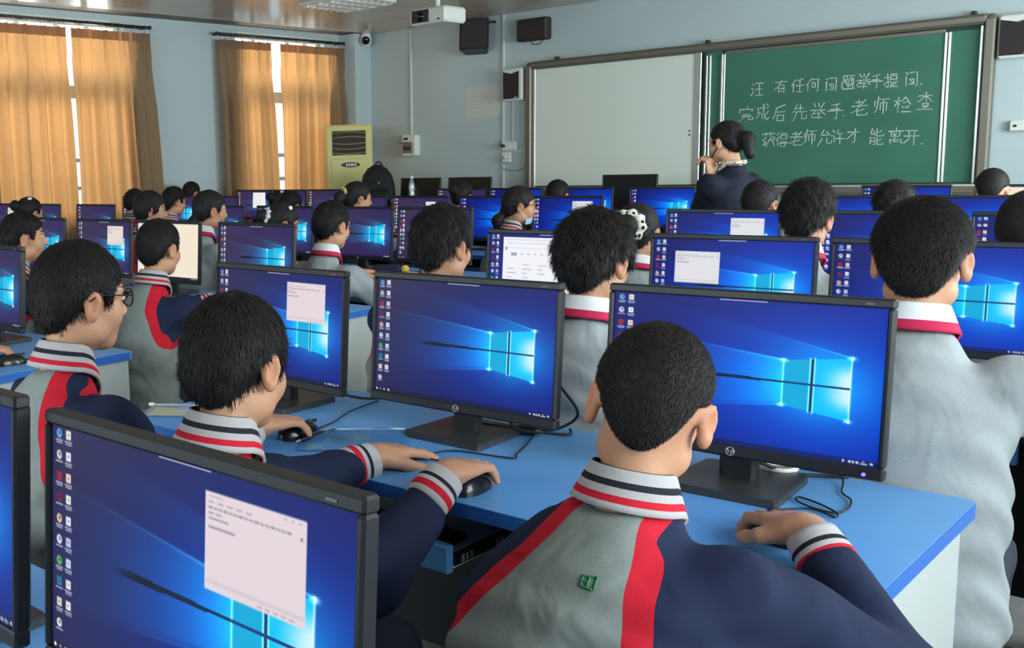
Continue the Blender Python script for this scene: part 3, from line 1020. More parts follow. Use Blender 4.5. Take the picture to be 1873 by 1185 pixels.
def paint(kind, tint, nu, nv):
    U, V = np.meshgrid(np.linspace(0, 1, nu), np.linspace(0, 1, nv))
    base = {'mid': ((40, 33, 78), (8, 18, 108)), 'strong': ((4, 14, 100), (0, 30, 156)), 'purple': ((60, 43, 80), (48, 36, 92))}[tint]  # off-angle view and warm curtain reflection painted into the screens' base tones
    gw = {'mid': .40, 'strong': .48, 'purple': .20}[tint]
    g0 = np.exp(-(((U - .78) / gw) ** 2 + ((V - .55) / (gw * .92)) ** 2))
    w = sstep(0, 1, U * .8 + V * .25)[..., None]
    C = np.array(base[0]) * (1 - w) + np.array(base[1]) * w
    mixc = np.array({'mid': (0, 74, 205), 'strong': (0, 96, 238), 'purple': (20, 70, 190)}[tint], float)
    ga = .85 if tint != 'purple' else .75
    C = C * (1 - g0[..., None] * ga) + mixc * g0[..., None] * ga
    g1 = np.exp(-(((U - .80) / .16) ** 2 + ((V - .53) / .22) ** 2))[..., None]
    C = C + g1 * np.array((0, 100, 60))
    # beams thrown left from the window
    up = .38 + .207 * (U - .669)
    lo_ = .676 - .204 * (U - .669)
    fade = np.exp(np.minimum(U - .67, 0) / .20) * (U < .9)
    ins = sstep(-.01, .015, V - up) * sstep(-.01, .03, lo_ - V) * (U < .67)
    C = C + (ins * fade)[..., None] * np.array((0, 90, 95))
    for line, amp in ((up, .9), (lo_, .5)):
        C = C + (np.exp(-((V - line) / .007) ** 2) * np.exp(np.minimum(U - .67, 0) / .22) * (U < .68) * amp)[..., None] * np.array((60, 130, 120))
    up2 = .329 + .418 * (U - .899)
    ins2 = sstep(-.005, .02, V - up2) * sstep(0, .25, up + .02 - V) * np.exp((U - .9) / .22) * (U < .9)
    C = C + ins2[..., None] * np.array((0, 90, 80))
    C = C + (np.exp(-((V - up2) / .006) ** 2) * np.exp(np.minimum(U - .9, 0) / .16) * (U < .9))[..., None] * np.array((50, 110, 90))
    bar = (np.abs(V - .525) < .006 + .012 * np.clip((.67 - U) / .4, 0, 1)) * sstep(.24, .36, U) * (U < .897)
    C = C * (1 - .72 * bar[..., None])
    # the four panes
    t = np.clip((U - .669) / (.897 - .669), 0, 1)
    top, bot = .38 - .051 * t, .676 + .057 * t
    pane = (U > .669) & (U < .897) & (V > top) & (V < bot)
    whit = sstep(.45, 1, t) * (1 - .75 * sstep(.03, .12, np.minimum(V - top, bot - V) * -1 + .13) * 0) * sstep(.0, .14, np.minimum(V - top, bot - V))
    pc = np.array((0, 196, 255)) * (1 - whit[..., None]) + np.array((214, 250, 255)) * whit[..., None]
    pc = pc * (1 - .12 * (t[..., None] < .43))
    C = np.where(pane[..., None], pc, C)
    for u0 in (.669, .761, .775, .897):
        C = C + (np.exp(-((U - u0) / .003) ** 2) * (V > top - .01) * (V < bot + .01))[..., None] * np.array((150, 110, 60))
    vb = pane & (np.abs(U - .768) < .0045)
    hb = pane & (np.abs(V - .525) < .008)
    C = np.where((vb | hb)[..., None], np.array((8, 60, 130)), C)
    for cu, cv in ((.893, .733), (.897, .329), (.669, .38), (.667, .676)):
        C = C + (np.exp(-(((U - cu) / .012) ** 2 + ((V - cv) / .012) ** 2)))[..., None] * np.array((170, 200, 200))

    def rect(u0, u1, v0, v1, c, a=1.0, soft=.002):
        nonlocal C
        k = sstep(-soft, soft, U - u0) * sstep(-soft, soft, u1 - U) * sstep(-soft * 1.7, soft * 1.7, V - v0) * sstep(-soft * 1.7, soft * 1.7, v1 - V) * a
        C = C * (1 - k[..., None]) + np.array(c) * k[..., None]

    def disc(cu, cv, r, c, a=1.0):
        nonlocal C
        k = sstep(1.15, .85, np.sqrt(((U - cu) / r) ** 2 + ((V - cv) / (r * 1.78)) ** 2)) * a
        C = C * (1 - k[..., None]) + np.array(c) * k[..., None]
    C = np.clip(C, 0, 255)
    ic1 = [(90, 170, 235), (200, 205, 215), (170, 28, 60), (130, 20, 60), (225, 190, 150), (210, 225, 240), (80, 190, 90), (40, 130, 160), (225, 220, 210), (220, 225, 230)]
    ic2 = [(240, 238, 225), (240, 240, 245), (250, 215, 200), (240, 240, 240), (235, 240, 250), (200, 200, 245), (215, 225, 245), (240, 240, 240), (240, 240, 240)]
    for cu, ics in ((.031, ic1), (.071, ic2)):
        for k, c in enumerate(ics):
            v = .028 + k * .0935
            if cu > .05 or k in (2, 7, 8):
                rect(cu - .0105, cu + .0105, v - .012, v + .026, c)
                rect(cu - .005, cu + .005, v - .001, v + .014, tuple(x * .75 for x in c))
            else:
                disc(cu, v + .008, .0115, c)
                disc(cu + .002, v + .004, .005, tuple(x * .55 for x in c))
            rect(cu - .016, cu + .016, v + .034, v + .040, (225, 228, 240), .8, .0015)
            if k % 2 == 0 or cu > .05:
                rect(cu - .013, cu + .014, v + .045, v + .051, (225, 228, 240), .75, .0015)
    # task bar
    rect(0, 1, .965, 1, (16, 18, 40), .55)
    disc(.013, .983, .005, (240, 244, 250))
    disc(.036, .983, .004, (150, 155, 175))
    rect(.055, .064, .976, .990, (225, 230, 240))
    disc(.087, .983, .006, (240, 190, 180))
    for u0, u1 in ((.885, .892), (.905, .913), (.917, .924), (.929, .938)):
        rect(u0, u1, .975, .991, (235, 238, 245), .9)
    rect(.949, .957, .971, .977, (230, 235, 240), .9)
    rect(.944, .966, .983, .991, (230, 235, 240), .9)
    rect(.974, .984, .974, .988, (220, 225, 235), .9)
    rect(.425, .60, .004, .011, (200, 205, 220), .9)
    if kind.startswith('note'):
        u0, v0 = {'note': (.583, .080), 'note_left': (.15, .14), 'note_full': (.583, .080)}[kind]
        u1, v1 = u0 + .29, v0 + .365
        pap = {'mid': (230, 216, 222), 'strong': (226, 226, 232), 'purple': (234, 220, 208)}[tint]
        rect(u0, u1, v0, v1, pap, 1, .0015)
        gry = (150, 140, 150)
        rect(u0 + .012, u0 + .055, v0 + .014, v0 + .019, gry, .5)
        for k in range(5):
            rect(u0 + .01 + k * .028, u0 + .028 + k * .028, v0 + .034, v0 + .040, gry, .7)
        for k in range(16):
            rect(u0 + .010 + k * .0152, u0 + .0225 + k * .0152, v0 + .054, v0 + .062, (120, 112, 124), .55 + .2 * (k % 3 == 0))
        rect(u0 + .010, u0 + .026, v0 + .075, v0 + .082, gry, .8)
        rect(u0 + .032, u0 + .05, v0 + .075, v0 + .082, gry, .8)
        rect(u0 + .010, u0 + .072, v0 + .094, v0 + .101, gry, .8)
        rect(u0 + .010, u0 + .092, v0 + .125, v0 + .134, (96, 110, 170) if tint != 'mid' else gry, .85)
        rect(u1 - .016, u1 - .010, v0 + .06, v0 + .072, (110, 105, 115), .8)
        rect(u0 + .004, u1 - .004, v1 - .040, v1 - .026, (205, 192, 205), .6)
        for k in range(5):
            rect(u0 + .16 + k * .022, u0 + .174 + k * .022, v1 - .016, v1 - .010, gry, .7)
        for k in range(3):
            rect(u1 - .06 + k * .02, u1 - .053 + k * .02, v0 + .012, v0 + .017, gry, .7)
    if kind == 'white':
        rect(0, 1, 0, .962, (246, 232, 212), 1, .001)
        rect(0, 1, 0, .012, (200, 190, 176), .8)
    if kind == 'browser':
        rect(.12, 1, .045, .90, (244, 244, 250), 1, .0015)
        rect(.14, .9, .07, .085, (210, 212, 222), .7)
        rect(.16, .8, .118, .130, (190, 195, 210), .6)
        rect(.12, 1, .185, .190, (205, 208, 218), .9)
        rect(.14, .155, .175, .215, (110, 120, 150), .8)
        rect(.19, .24, .25, .29, (70, 90, 150), .5)
        for k in range(9):
            rect(.27 + k * .055, .295 + k * .055, .255, .268, (140, 145, 160), .7)
        rect(.62, .68, .315, .345, (40, 90, 210), 1)
        for j in range(8):
            for k in range(6):
                if (j * 5 + k * 3) % 7:
                    rect(.16 + k * .13, .20 + k * .13 + .02 * ((j + k) % 3), .40 + j * .055, .412 + j * .055, (150, 152, 170), .6)
    if kind == 'page':
        rect(.50, .88, .05, .62, (248, 244, 244), 1, .0015)
        for k in range(9):
            rect(.53, .84 - .05 * (k % 3), .12 + k * .05, .13 + k * .05, (190, 186, 190), .7)
    if kind == 'window_small':
        rect(.62, .80, .10, .20, (240, 236, 236), 1, .0015)
    return np.clip(s2l(np.clip(C, 0, 255)), 0, 1)


SW, SH = .476, .268
TILT = math.radians(4.0)
SCREENS = {}


def screen_mesh(kind, tint, res):
    key = (kind, tint, res)
    if key in SCREENS:
        return SCREENS[key]
    nu, nv = {'hi': (400, 226), 'mid': (220, 124), 'lo': (130, 74)}[res]
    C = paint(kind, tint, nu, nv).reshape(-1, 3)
    uu, vv = np.meshgrid(np.linspace(0, 1, nu), np.linspace(0, 1, nv))
    x = (uu - .5) * SW
    h = (.5 - vv) * SH
    P = np.stack([x, h * math.sin(TILT), h * math.cos(TILT)], -1).reshape(-1, 3)
    idx = np.arange(nu * nv).reshape(nv, nu)
    F = np.stack([idx[:-1, :-1], idx[1:, :-1], idx[1:, 1:], idx[:-1, 1:]], -1).reshape(-1, 4)
    me = np_mesh('screen_%s_%s_%s' % key, P, F, False)
    set_attr(me, 'col', C, 'FLOAT_COLOR')
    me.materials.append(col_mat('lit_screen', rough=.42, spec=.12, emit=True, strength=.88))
    SCREENS[key] = me
    return me


def monitor_protos():
    T = Matrix.Rotation(-TILT, 4, 'X')
    p = {}
    w, t, b_, s = .248, .150, .155, .238          # half widths: outer side, top, bottom; screen half width
    hh = .134
    mb = MB()
    y0, y1 = -.006, .016

    def fr(x0, x1, z0, z1):
        mb.box((x0, y0, z0), (x1, y1, z1), bev=.003)
    fr(-w, w, hh, t)
    fr(-w, w, -b_, -hh)
    fr(-w, -s, -hh, hh)
    fr(s, w, -hh, hh)
    mb.v = [tuple(T @ Vector(q)) for q in mb.v]
    p['bezel'] = mb.mesh('bezel')
    mb = MB()
    mb.box((-w + .012, y1 - .004, -b_ + .012), (w - .012, y1 + .010, t - .012), bev=.006)
    mb.prism([(-.17, -.11), (.17, -.11), (.17, .09), (-.17, .09)], 'y', y1 + .010, y1 + .034)
    mb.v = [tuple(T @ Vector(q)) for q in mb.v]
    p['back_cover'] = mb.mesh('back_cover')
    mb = MB()
    mb.box((-.034, .018, -.215), (.034, .046, -.02), bev=.008)
    p['neck'] = mb.mesh('neck')
    P = [(-.098, -.075), (.098, -.075), (.102, -.066), (.094, .115), (.086, .122), (-.086, .122), (-.094, .115), (-.102, -.066)]
    mb = MB()
    mb.prism(P, 'z', -.215, -.203)
    mb.prism([(x * .985, y * .985) for x, y in P], 'z', -.203, -.200)
    p['base'] = mb.mesh('base')
    mb = MB()
    yb = y0 - .0006
    mb.tube([(math.cos(a) * .0075, yb, -.1445 + math.sin(a) * .0075) for a in np.linspace(0, 2 * math.pi, 21)[:-1]], .0009, 4, closed=True)
    for q in ([(-.004, .007), (-.006, -.003)], [(-.005, .001), (-.002, .002), (-.003, -.003)], [(.003, .003), (.000, -.007)], [(.003, .002), (.006, .002), (.005, -.002), (.002, -.003)]):
        mb.tube([(x, yb, -.1445 + z) for x, z in q], .0009, 4)
    mb.v = [tuple(T @ Vector(q)) for q in mb.v]
    p['logo'] = mb.mesh('logo')
    mb = MB()
    mb.box((.205, yb - .0005, .1395), (.218, yb + .0002, .1425))
    mb.v = [tuple(T @ Vector(q)) for q in mb.v]
    p['model_mark'] = mb.mesh('model_mark')
    mb = MB()
    mb.tube([(.219, yb - .002, -.1465), (.219, yb + .001, -.1465)], .0032, 10)
    mb.v = [tuple(T @ Vector(q)) for q in mb.v]
    p['power_light'] = mb.mesh('power_light')
    bz = mat('black_bezel_plastic', (28, 29, 33), rough=.42, bump=.08, bscale=900)
    for k in ('bezel', 'back_cover', 'neck'):
        p[k].materials.append(bz)
    p['base'].materials.append(mat('dark_grey_base', (52, 54, 56), rough=.36))
    p['logo'].materials.append(mat('silver_logo', (190, 192, 196), rough=.3, metal=.6))
    p['model_mark'].materials.append(mat('grey_print', (96, 98, 104), rough=.5))
    led = bpy.data.materials.new('blue_power_light')
    led.use_nodes = True
    bs = led.node_tree.nodes['Principled BSDF']
    bs.inputs['Base Color'].default_value = (.02, .02, .3, 1)
    bs.inputs['Emission Color'].default_value = (.12, .10, 1, 1)
    bs.inputs['Emission Strength'].default_value = 3.0
    p['power_light'].materials.append(led)
    q = MB()
    q.box((-s, -.001, -hh), (s, .001, hh))
    q.v = [tuple(T @ Vector(v)) for v in q.v]
    p['off'] = q.mesh('dark_screen')
    p['off'].materials.append(mat('dark_glass_panel', (16, 18, 20), rough=.3))
    return p


MON = monitor_protos()


def monitor(x, y, kind, tint, res, label, z=.75, rz=0.0, detail=True, dz=0.0):
    o = thing('monitor', label, 'monitor', (x, y, z), rz, 'black desktop monitors')
    for k in ('bezel', 'back_cover', 'neck', 'base', 'logo') + (('model_mark',) if detail else ()):
        link(k, MON[k], None, o, (0, 0, .215 + (dz if k != 'base' else 0)))
    if 'power light' in label:
        link('power_light', MON['power_light'], None, o, (0, 0, .215 + dz))
    link('screen', MON['off'] if kind == 'off' else screen_mesh(kind, tint, res), None, o, (0, 0, .215 + dz))
    return o


W_ = 'blue wallpaper'
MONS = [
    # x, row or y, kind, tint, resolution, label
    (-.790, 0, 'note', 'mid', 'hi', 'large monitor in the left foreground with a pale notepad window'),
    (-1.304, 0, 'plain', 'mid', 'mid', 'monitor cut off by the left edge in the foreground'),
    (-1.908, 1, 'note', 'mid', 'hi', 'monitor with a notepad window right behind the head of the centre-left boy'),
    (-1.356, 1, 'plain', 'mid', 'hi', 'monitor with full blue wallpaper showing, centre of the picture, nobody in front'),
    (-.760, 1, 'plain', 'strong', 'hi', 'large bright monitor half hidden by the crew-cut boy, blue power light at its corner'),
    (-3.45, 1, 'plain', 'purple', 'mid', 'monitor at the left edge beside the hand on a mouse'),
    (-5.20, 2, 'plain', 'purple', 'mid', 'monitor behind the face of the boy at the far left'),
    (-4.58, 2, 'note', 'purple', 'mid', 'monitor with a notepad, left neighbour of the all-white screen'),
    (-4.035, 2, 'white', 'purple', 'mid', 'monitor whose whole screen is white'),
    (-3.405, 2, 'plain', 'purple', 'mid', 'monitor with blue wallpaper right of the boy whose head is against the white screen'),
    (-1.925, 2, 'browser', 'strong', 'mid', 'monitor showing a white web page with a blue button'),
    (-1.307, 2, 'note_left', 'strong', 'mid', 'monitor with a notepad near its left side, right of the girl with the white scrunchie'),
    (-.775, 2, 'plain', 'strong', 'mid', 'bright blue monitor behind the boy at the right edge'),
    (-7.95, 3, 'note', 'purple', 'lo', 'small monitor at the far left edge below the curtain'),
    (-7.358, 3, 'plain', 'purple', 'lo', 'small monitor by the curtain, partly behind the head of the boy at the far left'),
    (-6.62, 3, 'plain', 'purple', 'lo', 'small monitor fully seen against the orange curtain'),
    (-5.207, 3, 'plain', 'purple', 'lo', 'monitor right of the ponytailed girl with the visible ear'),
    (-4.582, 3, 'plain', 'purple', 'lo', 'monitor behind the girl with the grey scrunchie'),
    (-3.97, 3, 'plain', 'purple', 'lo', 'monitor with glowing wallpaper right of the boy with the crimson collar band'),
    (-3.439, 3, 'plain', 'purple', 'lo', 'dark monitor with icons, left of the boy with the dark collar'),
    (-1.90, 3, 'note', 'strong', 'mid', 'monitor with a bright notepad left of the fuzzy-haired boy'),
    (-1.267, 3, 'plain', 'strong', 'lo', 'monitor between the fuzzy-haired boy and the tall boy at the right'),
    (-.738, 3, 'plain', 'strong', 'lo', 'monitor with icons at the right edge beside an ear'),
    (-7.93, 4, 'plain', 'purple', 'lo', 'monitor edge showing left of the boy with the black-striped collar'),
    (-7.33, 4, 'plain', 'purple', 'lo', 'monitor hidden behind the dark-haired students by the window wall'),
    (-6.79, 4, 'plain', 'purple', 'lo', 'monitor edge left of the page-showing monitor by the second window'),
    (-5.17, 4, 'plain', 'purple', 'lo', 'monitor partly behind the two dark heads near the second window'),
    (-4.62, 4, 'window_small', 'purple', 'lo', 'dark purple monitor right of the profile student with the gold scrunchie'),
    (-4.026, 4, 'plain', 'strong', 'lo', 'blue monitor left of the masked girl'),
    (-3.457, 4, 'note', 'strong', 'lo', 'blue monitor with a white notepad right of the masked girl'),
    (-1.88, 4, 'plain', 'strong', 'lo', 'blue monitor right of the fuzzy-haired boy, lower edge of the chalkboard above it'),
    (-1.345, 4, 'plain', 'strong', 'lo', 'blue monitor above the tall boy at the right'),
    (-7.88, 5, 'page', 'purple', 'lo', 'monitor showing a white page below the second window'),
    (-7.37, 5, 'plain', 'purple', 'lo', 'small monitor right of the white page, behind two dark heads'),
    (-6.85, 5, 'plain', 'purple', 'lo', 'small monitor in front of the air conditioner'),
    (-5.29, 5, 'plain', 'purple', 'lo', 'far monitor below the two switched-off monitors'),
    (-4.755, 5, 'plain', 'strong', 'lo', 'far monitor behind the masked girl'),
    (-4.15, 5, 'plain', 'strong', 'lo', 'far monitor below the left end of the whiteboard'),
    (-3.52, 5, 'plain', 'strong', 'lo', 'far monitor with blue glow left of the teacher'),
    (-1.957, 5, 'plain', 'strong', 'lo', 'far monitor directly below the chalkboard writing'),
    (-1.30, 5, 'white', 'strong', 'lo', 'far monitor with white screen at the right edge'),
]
# the four nearest stand slightly turned
FIT = {(-1.356, 1): (1.881, .3, -.002), (-.760, 1): (1.900, 1.7, .0035), (-.790, 0): (.619, -.6, -.016), (-1.908, 1): (1.852, -2.4, -.003)}
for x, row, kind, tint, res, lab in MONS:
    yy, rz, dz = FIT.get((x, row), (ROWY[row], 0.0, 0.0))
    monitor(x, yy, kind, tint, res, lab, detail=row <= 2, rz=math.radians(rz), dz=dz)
monitor(-6.52, 8.40, 'off', '', '', 'switched-off monitor near the backpack, left of the pair at the front wall', z=.82, detail=False)
monitor(-5.93, 8.40, 'off', '', '', 'switched-off monitor right of the pair at the front wall', z=.82, detail=False)
monitor(-4.30, 8.40, 'off', '', '', 'large switched-off monitor in front of the whiteboard', z=.82, detail=False)


# ------------------------------------------------------------------ people: smooth implicit bodies turned into meshes
def surface_net(fn, lo, hi, h):
    lo, hi = np.array(lo, np.float32), np.array(hi, np.float32)
    n = np.maximum(2, np.ceil((hi - lo) / h).astype(int) + 1)
    ax = [lo[i] + h * np.arange(n[i], dtype=np.float32) for i in range(3)]
    G = np.stack(np.meshgrid(*ax, indexing='ij'), -1)
    D = fn(G.reshape(-1, 3)).reshape(n).astype(np.float32)
    S = D < 0
    nx, ny, nz = n - 1
    cs = [(i, j, k) for i in (0, 1) for j in (0, 1) for k in (0, 1)]
    cnt = np.zeros((nx, ny, nz), np.int8)
    for i, j, k in cs:
        cnt += S[i:i + nx, j:j + ny, k:k + nz]
    act = (cnt > 0) & (cnt < 8)
    ai = np.argwhere(act)
    vid = -np.ones((nx, ny, nz), np.int64)
    vid[act] = np.arange(len(ai))
    acc = np.zeros((len(ai), 3), np.float32)
    num = np.zeros(len(ai), np.float32)
    for a in cs:
        for ax_ in range(3):
            if a[ax_]:
                continue
            b = list(a)
            b[ax_] = 1
            da = D[ai[:, 0] + a[0], ai[:, 1] + a[1], ai[:, 2] + a[2]]
            db = D[ai[:, 0] + b[0], ai[:, 1] + b[1], ai[:, 2] + b[2]]
            m = (da < 0) != (db < 0)
            t = np.where(m, da / np.where(m, da - db, 1), 0)
            p = np.array(a, np.float32)[None] + np.zeros((len(ai), 3), np.float32)
            p[:, ax_] += t
            acc += p * m[:, None]
            num += m
    V = (ai + acc / num[:, None]) * h + lo
    F = []
    for ax_ in range(3):
        o1, o2 = [(1, 2), (2, 0), (0, 1)][ax_]
        sl0 = [slice(None)] * 3
        sl1 = [slice(None)] * 3
        sl0[ax_], sl1[ax_] = slice(0, -1), slice(1, None)
        ch = S[tuple(sl0)] != S[tuple(sl1)]
        e = np.argwhere(ch)
        e = e[(e[:, o1] > 0) & (e[:, o2] > 0) & (e[:, o1] < n[o1] - 1) & (e[:, o2] < n[o2] - 1)]
        ins = S[e[:, 0], e[:, 1], e[:, 2]]
        def c(d1, d2):
            q = e.copy()
            q[:, o1] += d1
            q[:, o2] += d2
            return vid[q[:, 0], q[:, 1], q[:, 2]]
        quad = np.stack([c(-1, -1), c(0, -1), c(0, 0), c(-1, 0)], 1)
        quad = np.where(ins[:, None], quad, quad[:, ::-1])
        F.append(quad)
    return V, np.concatenate(F).astype(np.int64)


def smin(a, b, k):
    h = np.clip(.5 + .5 * (b - a) / k, 0, 1)
    return b + (a - b) * h - k * h * (1 - h)


def smax(a, b, k):
    return -smin(-a, -b, k)


def cone(P, a, b, ra, rb):
    a, b = np.asarray(a, np.float32), np.asarray(b, np.float32)
    d = b - a
    t = np.clip((P - a) @ d / max(1e-9, float(d @ d)), 0, 1)
    return np.linalg.norm(P - a - t[:, None] * d, axis=1) - (ra + (rb - ra) * t)


def ell(P, c, r, R=None):
    q = P - np.asarray(c, np.float32)
    if R is not None:
        q = q @ np.asarray(R, np.float32)      # columns of R are the ellipsoid's axes
    r = np.asarray(r, np.float32)
    k0 = np.linalg.norm(q / r, axis=1)
    k1 = np.linalg.norm(q / (r * r), axis=1) + 1e-9
    return k0 * (k0 - 1) / k1


def rotz(a):
    c, s = math.cos(a), math.sin(a)
    return np.array([[c, -s, 0], [s, c, 0], [0, 0, 1]], np.float32)


def rotx(a):
    c, s = math.cos(a), math.sin(a)
    return np.array([[1, 0, 0], [0, c, -s], [0, s, c]], np.float32)


def roty(a):
    c, s = math.cos(a), math.sin(a)
    return np.array([[c, 0, s], [0, 1, 0], [-s, 0, c]], np.float32)


# --- head in its own frame: x right, y towards the face, z up, origin mid-head
def head_sdf(P, ear=1.0):
    d = ell(P, (0, -.012, .030), (.074, .092, .083))
    d = smin(d, ell(P, (0, .022, -.032), (.059, .066, .074)), .03)
    d = smin(d, ell(P, (0, .058, -.088), (.026, .024, .022)), .03)
    for s in (-1, 1):
        d = smin(d, ell(P, (s * .036, .050, -.030), (.026, .028, .03)), .02)
        d = smin(d, ell(P, (s * .045, .005, -.068), (.022, .035, .026)), .02)
    d = smin(d, ell(P, (0, .070, .025), (.052, .020, .012)), .015)
    for s in (-1, 1):
        d = smax(d, -ell(P, (s * .031, .093, .006), (.016, .010, .009)), .008)
        d = smin(d, ell(P, (s * .031, .080, .006), (.012, .0085, .0075)), .003)
    d = smin(d, cone(P, (0, .085, .010), (0, .100, -.026), .007, .0115), .010)
    for s in (-1, 1):
        d = smin(d, ell(P, (s * .010, .091, -.031), (.008, .009, .007)), .006)
    d = smin(d, ell(P, (0, .082, -.057), (.022, .010, .0055)), .006)
    d = smin(d, ell(P, (0, .080, -.067), (.019, .010, .006)), .005)
    for s in (-1, 1):
        R = rotz(s * math.radians(-30)) @ rotx(math.radians(-8))
        q = (P - np.array((s * .081, -.013, -.008), np.float32)) @ R
        e = ell(q, (0, 0, 0), (.0085 * ear, .018, .031))
        e = smin(e, ell(q, (0, .004, -.024), (.0075, .010, .013)), .008)
        e = smax(e, -ell(q, (s * .0085, .002, .003), (.0075, .0110, .020)), .003)
        d = smin(d, e, .009)
    d = smin(d, cone(P, (0, -.020, -.05), (0, -.048, -.20), .046, .049), .028)
    return d


def head_color(V, tone):
    C = np.tile(np.array(lin(tone), np.float32), (len(V), 1))
    red = np.array(lin((tone[0] - 14, tone[1] - 44, tone[2] - 44)), np.float32)
    x, y, z = V[:, 0], V[:, 1], V[:, 2]
    ear = np.exp(-(((np.abs(x) - .084) / .012) ** 2 + ((y + .012) / .03) ** 2 + ((z + .006) / .04) ** 2))[:, None]
    C = C * (1 - .45 * ear) + red * .45 * ear
    lip = ((np.abs(z + .061) < .011) & (np.abs(x) < .024) & (y > .075))[:, None]
    C = np.where(lip, np.array(lin((178, 104, 96)), np.float32), C)
    dark = np.array(lin((28, 22, 22)), np.float32)
    brow = (np.abs(z - .031 - .003 * np.cos(x * 60)) < .0045) & (np.abs(np.abs(x) - .032) < .018) & (y > .06)
    C = np.where(brow[:, None], dark, C)
    eye = (np.abs(np.abs(x) - .031) < .011) & (np.abs(z - .006) < .005) & (y > .076)
    C = np.where(eye[:, None], np.array(lin((214, 206, 200)), np.float32), C)
    iris = (np.abs(np.abs(x) - .031) < .005) & (np.abs(z - .006) < .0055) & (y > .076)
    lid = (np.abs(np.abs(x) - .031) < .014) & (np.abs(z - .0125) < .0022) & (y > .074)
    C = np.where((iris | lid)[:, None], dark, C)
    return C


def hair_sdf(P, st):
    vol = st.get('vol', .016)
    top = st.get('top', vol)
    d = ell(P, (0, -.014, .032), (.074 + vol, .092 + vol, .082 + top))
    d = smin(d, ell(P, (0, -.056, -.012), (.064 + vol * .5, .044 + vol * .6, .062)), .03)
    if st.get('noise', .004):
        a = st.get('noise', .004)
        d = d + a * (np.sin(P[:, 0] * 95 + 3 * np.sin(P[:, 2] * 60)) * np.sin(P[:, 1] * 80 + 1.7) * np.sin(P[:, 2] * 70 + 2) + .6 * np.sin(P[:, 0] * 160 + P[:, 2] * 120) * np.sin(P[:, 1] * 150))
    x, y, z = P[:, 0], P[:, 1], P[:, 2]
    fr = st.get('fringe', .052)
    nape = st.get('nape', -.088)
    side = st.get('side', .004)
    zh = np.interp(y, [-.12, -.05, -.036, -.018, .012, .022, .036, .046, .075, .11], [nape, nape + .006, nape + .03, side + .014, side + .018, side - .022, side - .018, .03, fr, fr + .004])
    zh = np.where(y < -.022, np.minimum(nape + .05 * (np.abs(x) / .055) ** 2, side + .004), zh)
    if st.get('long'):
        zh = np.where(y < .03, nape, zh)
    g = (zh - z) * .8
    d = smax(d, g, .010)
    d = smax(d, -ell(P, (0, .02, -.04), (.066, .088, .085)), .004)          # leaves the face free
    for c, r in st.get('extra', []):
        d = smin(d, ell(P, c, r), .012)
    for a, b, ra, rb in st.get('tail', []):
        d = smin(d, cone(P, a, b, ra, rb), .02)
    return d


def blades(V, F, n, st, seed):
    """short hair strands standing on the scalp surface, as thin tapered slivers"""
    r = np.random.default_rng(seed)
    T = V[F]
    a = np.linalg.norm(np.cross(T[:, 1] - T[:, 0], T[:, 2] - T[:, 0]), axis=1) + np.linalg.norm(np.cross(T[:, 2] - T[:, 0], T[:, 3] - T[:, 0]), axis=1)
    i = r.choice(len(F), n, p=a / a.sum())
    u, v = r.random((2, n, 1))
    p = (T[i, 0] * (1 - u) + T[i, 1] * u) * (1 - v) + (T[i, 3] * (1 - u) + T[i, 2] * u) * v
    nm = np.cross(T[i, 2] - T[i, 0], T[i, 3] - T[i, 1])
    nm /= np.linalg.norm(nm, axis=1, keepdims=True) + 1e-9
    wh = np.array(st.get('whorl', (.012, -.055, .115)), np.float32)
    fl = p - wh
    fl = fl + np.array((0, 0, -.03), np.float32)
    fl += r.normal(0, .25, (n, 3)) * np.linalg.norm(fl, axis=1, keepdims=True)
    fl -= nm * (fl * nm).sum(1, keepdims=True)
    fl /= np.linalg.norm(fl, axis=1, keepdims=True) + 1e-9
    L = r.uniform(.55, 1.1, (n, 1)) * st.get('len', .022)
    lift = st.get('lift', .45) * r.uniform(.5, 1.3, (n, 1))
    d1 = fl + nm * lift
    d1 /= np.linalg.norm(d1, axis=1, keepdims=True)
    d2 = fl + nm * lift * .2 + np.array((0, 0, -.3))
    d2 /= np.linalg.norm(d2, axis=1, keepdims=True)
    sd = np.cross(d1, nm)
    sd /= np.linalg.norm(sd, axis=1, keepdims=True) + 1e-9
    w = st.get('bw', .0011)
    root = p - nm * .002
    mid = root + d1 * L * .6
    tip = mid + d2 * L * .5
    VV = np.stack([root - sd * w, root + sd * w, mid + sd * w * .8, mid - sd * w * .8, tip + sd * w * .15, tip - sd * w * .15], 1).reshape(-1, 3)
    b = (np.arange(n) * 6)[:, None]
    FF = np.concatenate([b + np.array([[0, 1, 2, 3]]), b + np.array([[3, 2, 4, 5]])])
    return VV, FF


